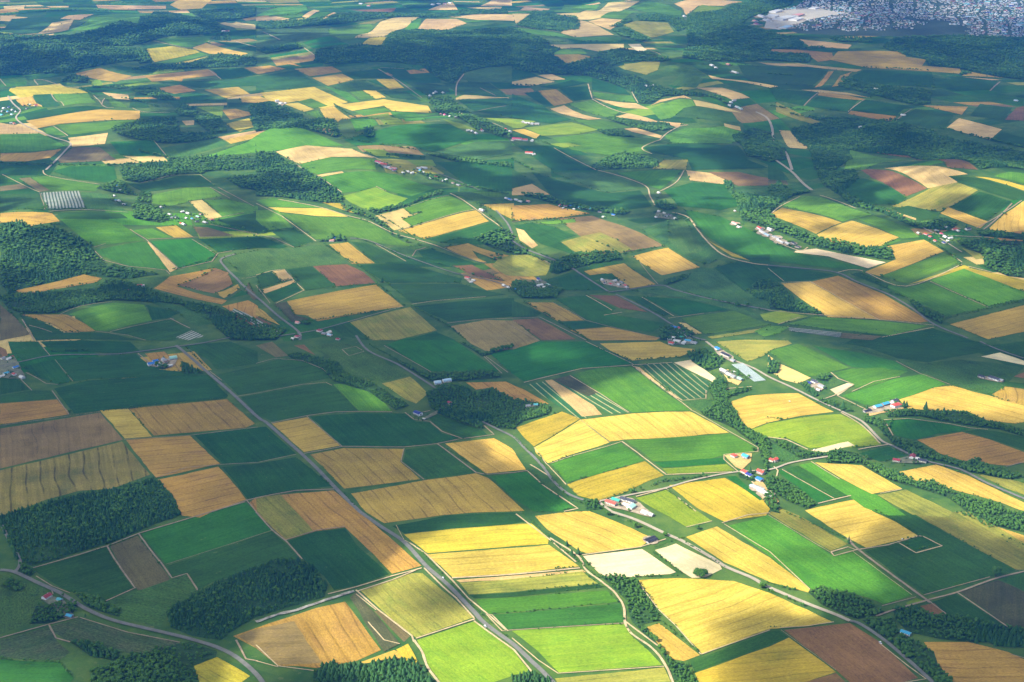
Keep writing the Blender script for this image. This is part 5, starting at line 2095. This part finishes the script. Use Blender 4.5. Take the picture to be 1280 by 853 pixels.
def roof_hip(L, W, e, h, ov, th):
    l, w = L/2+ov, W/2+ov; r = max(.5, L/2-W/2*.9)
    V = [(-l, -w, e-th), (l, -w, e-th), (l, w, e-th), (-l, w, e-th), (-l, -w, e), (l, -w, e), (l, w, e), (-l, w, e), (-r, 0, h), (r, 0, h)]
    return V, [(3, 2, 1, 0), (0, 1, 5, 4), (1, 2, 6, 5), (2, 3, 7, 6), (3, 0, 4, 7), (4, 5, 9, 8), (5, 6, 9), (6, 7, 8, 9), (7, 4, 8)]
def roof_round(L, W, e, h, n=10, th=.25):
    V, Fc = [], []
    for x in (-L/2-.2, L/2+.2):
        for rr in (0, th):
            for k in range(n+1):
                a = math.pi*k/n; V.append((x, -math.cos(a)*(W/2+rr), e+math.sin(a)*(h-e+rr)))
    m = n+1
    for k in range(n):
        Fc += [(k, k+1, 2*m+k+1, 2*m+k), (m+k, 3*m+k, 3*m+k+1, m+k+1), (k, m+k, m+k+1, k+1), (2*m+k, 2*m+k+1, 3*m+k+1, 3*m+k)]
    return V, Fc
KW = dict(h='house', b='barn', l='long shed', r='arched hall', v='house with a hipped roof')
NMK = dict(h='house', b='barn', l='long_shed', r='arched_hall', v='hip_roofed_house')
def building(kind, x, y, L, W, Hh, roofc, ang, label, group, near):
    r = bpy.data.objects.new(NMK[kind], None); COL.objects.link(r)
    r.location = (x, y, float(HB(x, y))+1.1); r.rotation_euler = (0, 0, ang); tag(r, label, KW[kind].split(' with')[0], group)
    wm = WALLS[1 if roofc in ('white', 'paleblue', 'silver') else R.choice([0, 0, 1, 1, 3] if kind in 'hv' else [0, 1, 3, 2])]
    e = Hh*{'h': .60, 'b': .62, 'l': .72, 'r': .35, 'v': .62}[kind]; V, Fc = [], []
    box(V, Fc, -L/2, L/2, -W/2, W/2, -2.0, e)
    if kind in 'hbl':
        i = len(V); V += [(-L/2, -W/2, e), (-L/2, W/2, e), (-L/2, 0, Hh-.1), (L/2, -W/2, e), (L/2, W/2, e), (L/2, 0, Hh-.1)]; Fc += [(i, i+2, i+1), (i+3, i+4, i+5)]
    if kind == 'r':
        for s in (-1, 1):
            i = len(V); n = 8
            for k in range(n+1): V.append((s*L/2, -math.cos(math.pi*k/n)*W/2, e+math.sin(math.pi*k/n)*(Hh-e)))
            Fc.append(tuple(range(i, i+n+1)))
    mesh_obj('wall', V, Fc, wm, r)
    if kind == 'v': rv = roof_hip(L, W, e+.15, Hh, .7, .3)
    elif kind == 'r': rv = roof_round(L, W, e, Hh)
    else: rv = roof_gable(L, W, e, Hh, .6, .25)
    ro = mesh_obj('roof', rv[0], rv[1], RM[roofc], r)
    if not near: return r
    if kind in 'hv':
        V, Fc = [], []; box(V, Fc, -.4, .4, -.4, .4, -1.6, .9); c = mesh_obj('chimney', V, Fc, WALLS[3], ro); c.location = (L*.22, W*.12, Hh)
    for s in (-1, 1):
        n = max(2, int(L/3.6))
        for k in range(n):
            X = -L/2+L*(k+.5)/n; V, Fc = [], []
            if k == n//2 and s < 0 or (kind in 'bl' and s < 0 and k % 2 == 0):
                wd = 1.1 if kind in 'hv' else 1.7; hd = min(e-.3, 2.1 if kind in 'hv' else 3.0)
                box(V, Fc, X-wd/2, X+wd/2, s*W/2-.06, s*W/2+.06, 0, hd); mesh_obj('door', V, Fc, DOORM, r)
            else:
                box(V, Fc, X-.65, X+.65, s*W/2-.05, s*W/2+.05, e*.38, min(e-.25, e*.38+1.2)); mesh_obj('window', V, Fc, GLASS, r)
    if kind in 'blr':
        V, Fc = [], []; box(V, Fc, L/2-.06, L/2+.06, -min(2.2, W*.3), min(2.2, W*.3), 0, min(e-.2, 3.6) if kind != 'r' else 3.4); mesh_obj('gate', V, Fc, DOORM, r)
    return r
ORD = ['leftmost', 'second', 'third', 'fourth', 'fifth', 'sixth', 'seventh']
FOOT = []
def farms():
    cur = None; groups = []
    for ln in FARMS.strip().splitlines():
        if ln.startswith('#'):
            a, wh = ln[1:].split('|'); a = a.split(); cur = dict(tc=int(a[0]), tr=int(a[1]), dir=tuple(map(float, a[2].split(','))), where=wh.strip(), b=[]); groups.append(cur)
        else:
            k, xy, c, L, W, H = ln.split(); X, Y = map(float, xy.split(',')); cur['b'].append([k, *px_of(cur['tc'], cur['tr'], X, Y), c, float(L), float(W), float(H)])
    for g_ in groups:
        cnt = {}
        for b in g_['b']: cnt.setdefault((b[0], b[3]), []).append(b)
        for k in cnt: cnt[k].sort(key=lambda b: b[1])
        cxp = sum(b[1] for b in g_['b'])/len(g_['b']); cyp = sum(b[2] for b in g_['b'])/len(g_['b'])
        x0, y0 = cast(cxp, cyp); x1, y1 = cast(cxp+8*g_['dir'][0], cyp+8*g_['dir'][1])
        ang = math.atan2(float(y1-y0), float(x1-x0)); hull = []
        for b in g_['b']:
            k, px, py, c, L, W, H = b
            x, y = cast(px, py, 1.); x, y = float(x), float(y)
            sib = cnt[(k, c)]; col = CWORD.get(c, c)
            if k == 'v': nm = f'{col} hipped-roof house'
            else: nm = f'{col}-roofed {KW[k]}'
            lb = f'{nm} {g_["where"]}'
            if len(sib) > 1: lb = f'{nm} {g_["where"]}, {ORD[sib.index(b)]}{"" if sib.index(b) == 0 else " from left"}'
            d = math.hypot(x, y)
            a = ang+R.uniform(-.08, .08)+(math.pi/2 if (k == 'h' and R.random() < .35) else 0)
            far = 1.18 if d < 3600 else .95
            building(k, x, y, L*far, W*far, H*far, c, a, lb, None, d < 4600)
            FOOT.append((x, y, max(L, W)/2*far)); hull.append((x, y, max(L, W)/2))
        yield g_, hull, ang
def convex(P):
    P = sorted(set(P)); 
    def half(Q):
        o = []
        for p in Q:
            while len(o) > 1 and (o[-1][0]-o[-2][0])*(p[1]-o[-2][1])-(o[-1][1]-o[-2][1])*(p[0]-o[-2][0]) <= 0: o.pop()
            o.append(p)
        return o[:-1]
    return half(P)+half(P[::-1])
YARD = road_mat('farmyard_gravel', (.33,.27,.18), .45); YARD2 = road_mat('village_ground', (.16,.17,.10), .45)
for gi, (g_, hull, ang) in enumerate(list(farms())):
    ex = max(math.hypot(a[0]-b[0], a[1]-b[1]) for a in hull for b in hull)
    yards = [hull] if ex < 170 else [[b] for b in hull]
    leafy = len(hull) > 9 or any(w in g_['where'] for w in ('wood', 'grove', 'leafy', 'tree', 'hamlet', 'village', 'string', 'dark', 'scattered', 'estate'))
    for yi, hl in enumerate(yards):
        pts = []
        for x, y, r in hl:
            for k in range(8): pts.append((x+(r+3)*math.cos(k*.785), y+(r+3)*math.sin(k*.785)))
        o = drape('farmyard_ground', edge_split(convex(pts), 12, True, 2.5), YARD2 if leafy else YARD, 1.62+.001*gi+.0001*yi, rows=0)
        if o: tag(o, kind='structure')
    if g_['tr'] == 0 and g_['tc'] == 3 and 'works' in g_['where']: continue
    nt_ = len(hull)*(4 if leafy else 1)
    for _ in range(nt_):
        x, y, r = R.choice(hull); a = R.uniform(0, 6.28); rr = r+R.uniform(4, 22 if leafy else 12)
        X, Y = x+rr*math.cos(a), y+rr*math.sin(a)
        if any(math.hypot(X-p[0], Y-p[1]) < p[2]+3 for p in FOOT if abs(p[0]-X) < 60): continue
        h = R.uniform(4, 10); MASS['b' if R.random() < .75 else 'c'].append((X, Y, h, h*R.uniform(.8, 1.3)))

# greenhouse tunnels
for tc, tr, a, b, st, n in TUNNELS:
    P0 = np.array(cast(*px_of(tc, tr, *a))); P1 = np.array(cast(*px_of(tc, tr, *b))); P2 = np.array(cast(*px_of(tc, tr, a[0]+st[0], a[1]+st[1])))
    rd = (P1-P0)/np.hypot(*(P1-P0)); st_ = P2-P0; wperp = abs(float(st_[0]*rd[1]-st_[1]*rd[0]))
    for k in range(n):
        off = (P2-P0)*k/(n-1); A_, B_ = P0+off, P1+off; L = float(np.hypot(*(B_-A_))); c = (A_+B_)/2
        W = wperp/(n-1)*.5
        root = bpy.data.objects.new('greenhouse_tunnel', None); COL.objects.link(root)
        root.location = (c[0], c[1], float(HB(*c))+.9); root.rotation_euler = (0, 0, math.atan2(B_[1]-A_[1], B_[0]-A_[0]))
        tag(root, 'long white plastic greenhouse tunnel in the bed of parallel tunnels', 'greenhouse', 'plastic greenhouse tunnels beside the road')
        rv = roof_round(L, W, .2, 1.1, 8, .08); mesh_obj('plastic_cover', rv[0], rv[1], PLASTIC, root)
        for s in (-1, 1):
            V = [(s*L/2, -math.cos(math.pi*q/8)*W/2, .2+math.sin(math.pi*q/8)*.9) for q in range(9)]+[(s*L/2, W/2, -.4), (s*L/2, -W/2, -.4)]
            mesh_obj('end_wall', V, [tuple(range(11))], WALLS[3], root)

# cars
CARM = {c: simple_mat('car_paint_'+c, v, .3, .02, 1, .5) for c, v in dict(white=(.8, .8, .8), grey=(.2, .21, .23), silver=(.5, .51, .53)).items()}
for tc, tr, X, Y, c, label, dr in CARS:
    px, py = px_of(tc, tr, X, Y); x, y = map(float, cast(px, py, 1.8)); x1, y1 = map(float, cast(px+3*dr[0], py+3*dr[1], 1.8))
    root = bpy.data.objects.new('van' if 'van' in label else ('truck' if 'truck' in label else 'car'), None); COL.objects.link(root)
    root.location = (x, y, float(HB(x, y))+1.8); root.rotation_euler = (0, 0, math.atan2(y1-y, x1-x)); tag(root, label, root.name.split('.')[0])
    big = 1.3 if ('van' in label or 'truck' in label) else 1.; L, W = 4.5*big, 1.8*big; hh = 1.45*big*(1.2 if big > 1 else 1)
    pr = [(-L/2, .35), (L/2, .35), (L/2, .75), (L*.28, .9), (L*.14, hh), (-L*.38, hh), (-L/2, .95)]
    V = [(a, -W/2, z) for a, z in pr]+[(a, W/2, z) for a, z in pr]; n = len(pr)
    mesh_obj('body', V, [tuple(range(n)), tuple(range(2*n-1, n-1, -1))]+[(k, k+n, (k+1) % n+n, (k+1) % n) for k in range(n)], CARM[c], root)
    V, Fc = [], []
    V += [(L*.28+.01, -W*.44, .92), (L*.28+.01, W*.44, .92), (L*.15+.01, W*.42, hh-.08), (L*.15+.01, -W*.42, hh-.08)]; Fc.append((0, 1, 2, 3))
    mesh_obj('windscreen', V, Fc, GLASS, root)
    for s in (-1, 1):
        mesh_obj('side_window', [(L*.2, s*(W/2+.01), .95), (-L*.36, s*(W/2+.01), .95), (-L*.34, s*(W/2+.01), hh-.12), (L*.12, s*(W/2+.01), hh-.12)], [(0, 1, 2, 3)], GLASS, root)
        for q in (-.3, .3):
            V = [(q*L+.34*math.cos(k*.785), s*W/2+t, .34+.34*math.sin(k*.785)) for t in (-.12, .06) for k in range(8)]
            mesh_obj('wheel', V, [tuple(range(8)), tuple(range(15, 7, -1))]+[(k, k+8, (k+1) % 8+8, (k+1) % 8) for k in range(8)], TYRE, root)

# ------------------------------------------------------------------ the far town
TOWN = [px_of(3, 0, *p) for p in [(0, 85), (150, 25), (300, -60), (1400, -60), (1400, 200), (1280, 188), (800, 182), (560, 182), (300, 175), (150, 168), (80, 142)]]
TW = world(TOWN)
tag(drape('town_ground', edge_split(TW, 200), road_mat('town_ground', (.055, .085, .05), .4), .32, rows=0), kind='structure')
ind = world([px_of(3, 0, *p) for p in [(0, 70), (250, 38), (340, 60), (420, 70), (200, 100), (60, 150), (-20, 140)]])
tag(drape('town_ground', ind, road_mat('yard_ground', (.46, .42, .33), .3), 1.3, rows=0), kind='structure')
ta = -.28
tx, ty = [], []
for a in np.arange(-3400, 3400, 24.):
    for b in np.arange(-3400, 3400, 30.):
        if (a % 168) < 20 or (b % 210) < 26: continue            # streets
        if R.random() < .35: continue
        a_, b_ = a+R.uniform(-9, 9)+60*noise.noise(Vector((a/700, b/700, 2))), b+R.uniform(-9, 9)+90*noise.noise(Vector((a/800, b/800, 6)))
        X, Y = 2900+a_*math.cos(ta)-b_*math.sin(ta), 11600+a_*math.sin(ta)+b_*math.cos(ta); tx.append(X); ty.append(Y)
tx, ty = np.array(tx), np.array(ty); keep = inside_poly(tx, ty, TW) & ~inside_poly(tx, ty, ind)
tu, tv = project(tx, ty, 0)
dens = np.array([noise.noise(Vector((x*.0022, y*.0016, 5)))+.5*noise.noise(Vector((x*.007, y*.005, 9))) for x, y in zip(tx, ty)])
edge = np.clip((47-tv)/26, 0, 1); keep &= (dens+.55*edge+nr.uniform(-.12, .12, len(tx)) > .12) & (tu < 1300) & (tv > -8)
tx, ty, dens = tx[keep], ty[keep], dens[keep]
tcol = ['white', 'grey', 'brown', 'charcoal', 'paleblue', 'navy', 'brown', 'maroon', 'grey', 'charcoal', 'teal', 'charcoal']
bvs, bfs, bm_, nv = [], [], [], 0
pick = set(nr.choice(len(tx), min(290, len(tx)), replace=False).tolist())
tmats = [RM[c] for c in tcol]
for i, (x, y) in enumerate(zip(tx, ty)):
    big = i in pick
    L, W, Hh = (R.uniform(24, 46), R.uniform(16, 26), R.uniform(8, 15)) if big else (R.uniform(11, 22), R.uniform(9, 13), R.uniform(6, 9))
    V, Fc = [], []; box(V, Fc, -L/2, L/2, -W/2, W/2, -2, Hh*.65); mi = [0]*6
    rv, rf = roof_gable(L, W, Hh*.65, Hh, .5, .3); n = len(V); V += rv; Fc += [tuple(k+n for k in f) for f in rf]; mi += [1]*len(rf)
    a = ta+R.choice((0, math.pi/2))+R.uniform(-.05, .05); z = float(HB(x, y))+.6; ci = R.randrange(len(tcol))
    if big:
        o = mesh_obj('town_building', V, Fc, [WALLS[R.choice((0, 1, 3))], tmats[ci]], fmat=mi); o.location = (x, y, z); o.rotation_euler = (0, 0, a)
        tag(o, 'one of the larger town blocks in the hazy far town', 'building', 'larger buildings of the hazy far town')
    else:
        c, s = math.cos(a), math.sin(a); V = np.array(V)
        bvs.append(np.stack([V[:, 0]*c-V[:, 1]*s+x, V[:, 0]*s+V[:, 1]*c+y, V[:, 2]+z], 1)); bfs += [tuple(k+nv for k in f) for f in Fc]; nv += len(V); bm_ += [0 if q == 0 else 1+ci for q in mi]
    for _ in range(R.choice((1, 1, 2))):
        h = R.uniform(6, 11); MASS['b'].append((x+R.uniform(-19, 19), y+R.choice((-1, 1))*R.uniform(12, 20), h, h*1.4))
o = mesh_obj('town_houses', np.concatenate(bvs), bfs, [WALLS[1]]+tmats, fmat=bm_); tag(o, kind='stuff')

merged('conifer_forest', MASS['c'], TC_NEAR, TC_FAR, LEAF['c']); merged('broadleaf_forest', MASS['b'], TB_NEAR, TB_FAR, LEAF['b'])
print('MASS', len(MASS['c']), len(MASS['b']))

# ------------------------------------------------------------------ clouds (above the frame; their shadows dapple the valley)
STEP = 4.; GX0, GY0 = -160, -100
GX1, GY1 = 1440, 960
gw, gh = int((GX1-GX0)/STEP), int((GY1-GY0)/STEP)
PX, PY = np.meshgrid(GX0+STEP*(np.arange(gw)+.5), GY0+STEP*(np.arange(gh)+.5))
def paint(text):
    out = np.zeros((gh, gw))
    for ln in text.strip().splitlines():
        lv, *ps = ln.split(); P = [tuple(map(float, p.split(','))) for p in ps]
        P = [(x+(130 if x > 1285 else (-130 if x <= 0 else 0)), y+(-60 if y <= 0 else (90 if y >= 855 else 0))) for x, y in P]
        out = np.maximum(out, float(lv)*inside_poly(PX, PY, P))
    return out
def blur(a, n=1, rep=3):
    for _ in range(rep):
        for ax in (0, 1):
            p = np.pad(a, [(n, n) if k == ax else (0, 0) for k in (0, 1)], mode='edge'); c = np.cumsum(p, ax)
            z = np.zeros_like(np.take(c, [0], ax)); c = np.concatenate([z, c], ax); m = a.shape[ax]
            a = (np.take(c, np.arange(2*n+1, 2*n+1+m), ax)-np.take(c, np.arange(m), ax))/(2*n+1)
    return a
LIT = blur(paint(SUNLIT)); LIT = np.clip(LIT-blur(paint(SHADED)), 0, 1)
CB, SIG, CELL = 1480., .022, 42.
def fbm(x, y, s, o=0.):
    v = 0; a = 1
    for k in range(3): v += a*noise.noise(Vector((x/s+o, y/s-o, o+k))); a *= .5; s *= .5
    return v
ox, oy = SUN[0]/SUN[2]*CB, SUN[1]/SUN[2]*CB
cxs = np.arange(-6400+ox, 6400+ox, CELL); cys = np.arange(900+oy, 13400+oy, CELL)
CX, CY = np.meshgrid(cxs, cys); gxx, gyy = CX-ox, CY-oy
for _ in range(2):
    zz = HB(gxx, gyy); gxx = CX-SUN[0]/SUN[2]*(CB-zz); gyy = CY-SUN[1]/SUN[2]*(CB-zz)
fb = np.array([fbm(a, b, 420., 3.3) for a, b in zip(gxx.ravel(), gyy.ravel())]).reshape(gxx.shape)
fb2 = np.array([fbm(a, b, 150., 8.1) for a, b in zip(gxx.ravel(), gyy.ravel())]).reshape(gxx.shape)
pu, pv = project(gxx, gyy, HB(gxx, gyy))
wob = np.clip(1500/np.maximum(gyy, 900), .12, 1)*14
iu = np.clip(((pu+fb2*wob-GX0)/STEP), 0, gw-1.001); iv = np.clip(((pv+fb*wob*.6-GY0)/STEP), 0, gh-1.001)
i0, j0 = iu.astype(int), iv.astype(int); fu, fv = iu-i0, iv-j0; i1, j1 = np.minimum(i0+1, gw-1), np.minimum(j0+1, gh-1)
lit = (LIT[j0, i0]*(1-fu)+LIT[j0, i1]*fu)*(1-fv)+(LIT[j1, i0]*(1-fu)+LIT[j1, i1]*fu)*fv
out = (pu < -60) | (pu > 1340) | (pv < -50) | (pv > 900)
lit = np.where(out, np.clip(.35+1.6*fb, 0, 1), lit)
up = np.clip((385-pv)/90, 0, 1)
up = up*(1-.85*np.clip((pu-860)/60, 0, 1)*np.clip((225-pv)/40, 0, 1))*(1-np.clip(1.4-np.hypot((pu-610)/190, (pv-85)/42), 0, 1))
lit = np.maximum(lit, up*(.10+.85*np.clip((fb+.6*fb2+.0)/.20, 0, 1)))
lit = np.clip(lit+fb*BASE_N*(1-lit)+np.clip(fb2, -.3, .2)*.35*(lit > .05)*(lit < .98), 0, 1)
trans = DARK+(1-DARK)*lit
T = np.clip(-np.log(np.clip(trans, 1e-3, 1))*SUN[2]/SIG, 0, None)
T = np.where(T < 2., 0, T); T[0, :] = T[-1, :] = 0; T[:, 0] = T[:, -1] = 0
nyc, nxc = T.shape; on = T.ravel() > 0
bump = np.array([fbm(a, b, 260., 1.1) for a, b in zip(CX.ravel(), CY.ravel())])*30*(T.ravel()/60).clip(0, 1)
idt = np.arange(nyc*nxc); V = [np.stack([CX.ravel(), CY.ravel(), CB+T.ravel()*.7+bump], 1)]
idb = idt.copy(); idb[on] = nyc*nxc+np.arange(on.sum()); V.append(np.stack([CX.ravel()[on], CY.ravel()[on], CB-T.ravel()[on]*.3+bump[on]], 1))
qi, qj = np.meshgrid(np.arange(nxc-1), np.arange(nyc-1)); q0 = (qj*nxc+qi).ravel(); Q = np.stack([q0, q0+1, q0+nxc+1, q0+nxc], 1)
Q = Q[on[Q].any(1)]
def tris(ids, flip):
    q = ids[Q]; a = q[:, [0, 1, 2]]; b = q[:, [0, 2, 3]]; t = np.concatenate([a, b]); return t[:, ::-1] if flip else t
Tt, Tb = tris(idt, False), tris(idb, True)
same = np.concatenate([~(on[Q[:, [0, 1, 2]]].any(1)), ~(on[Q[:, [0, 2, 3]]].any(1))]); Tt, Tb = Tt[~same], Tb[~same]
V = np.concatenate(V); TR = np.concatenate([Tt, Tb]); used = np.unique(TR); rem = np.zeros(len(V), int); rem[used] = np.arange(len(used))
cm = bpy.data.materials.new('cloud_vapour'); cm.use_nodes = True; nt = cm.node_tree; nt.nodes.clear()
outn = nt.nodes.new('ShaderNodeOutputMaterial'); pv_ = nt.nodes.new('ShaderNodeVolumePrincipled'); pv_.inputs['Color'].default_value = (1, 1, 1, 1); pv_.inputs['Density'].default_value = SIG
nt.links.new(pv_.outputs[0], outn.inputs['Volume'])
cl = big_mesh('clouds', V[used], rem[TR], cm); cl['kind'] = 'stuff'

# ------------------------------------------------------------------ air
hm = bpy.data.materials.new('air_haze'); hm.use_nodes = True; nt = hm.node_tree; nt.nodes.clear()
outn = nt.nodes.new('ShaderNodeOutputMaterial'); pv_ = nt.nodes.new('ShaderNodeVolumePrincipled')
pv_.inputs['Color'].default_value = (*HAZE_C, 1); pv_.inputs['Density'].default_value = HAZE_D; pv_.inputs['Anisotropy'].default_value = .15
nt.links.new(pv_.outputs[0], outn.inputs['Volume'])
V, Fc = [], []; box(V, Fc, XS[0]-50, XS[-1]+50, YS[0]-50, YS[-1]+50, float(HG.min())-1, CAMZ+60)
hz = mesh_obj('haze', V, Fc, hm); hz['kind'] = 'stuff'

# ------------------------------------------------------------------ light, sky, camera
w = bpy.data.worlds.new('World'); scene.world = w; w.use_nodes = True; nt = w.node_tree
sky = nt.nodes.new('ShaderNodeTexSky'); sky.sky_type = 'NISHITA'; sky.sun_disc = False; sky.sun_elevation = SUN_EL; sky.sun_rotation = math.pi/2-SUN_AZ
sky.altitude = 300; sky.air_density = 1.0; sky.dust_density = .6
nt.links.new(sky.outputs[0], nt.nodes['Background'].inputs[0]); nt.nodes['Background'].inputs[1].default_value = SKY_S
ld = bpy.data.lights.new('sun', 'SUN'); ld.energy = SUN_S; ld.angle = math.radians(.5); ld.color = (1, .95, .86)
lo = bpy.data.objects.new('sun', ld); COL.objects.link(lo); lo.rotation_euler = Vector(SUN).to_track_quat('Z', 'Y').to_euler()
lo.location = (0, 0, 3000)
cd = bpy.data.cameras.new('camera'); cd.sensor_width = 36; cd.lens = 36*FPX/1280; cd.clip_start = 1; cd.clip_end = 120000
co = bpy.data.objects.new('camera', cd); COL.objects.link(co); co.location = (0, 0, CAMZ); co.rotation_euler = (math.pi/2-PITCH, 0, 0)
scene.camera = co
scene.view_settings.view_transform = 'Standard'; scene.view_settings.look = 'None'; scene.view_settings.exposure = EXPO; scene.view_settings.gamma = 1
scene.render.engine = 'CYCLES'; cy_ = scene.cycles
cy_.max_bounces = 5; cy_.diffuse_bounces = 2; cy_.glossy_bounces = 1; cy_.transmission_bounces = 1; cy_.volume_bounces = 2; cy_.transparent_max_bounces = 24
cy_.use_denoising = True; cy_.use_adaptive_sampling = True; cy_.adaptive_threshold = .02
cy_.sample_clamp_indirect = 6
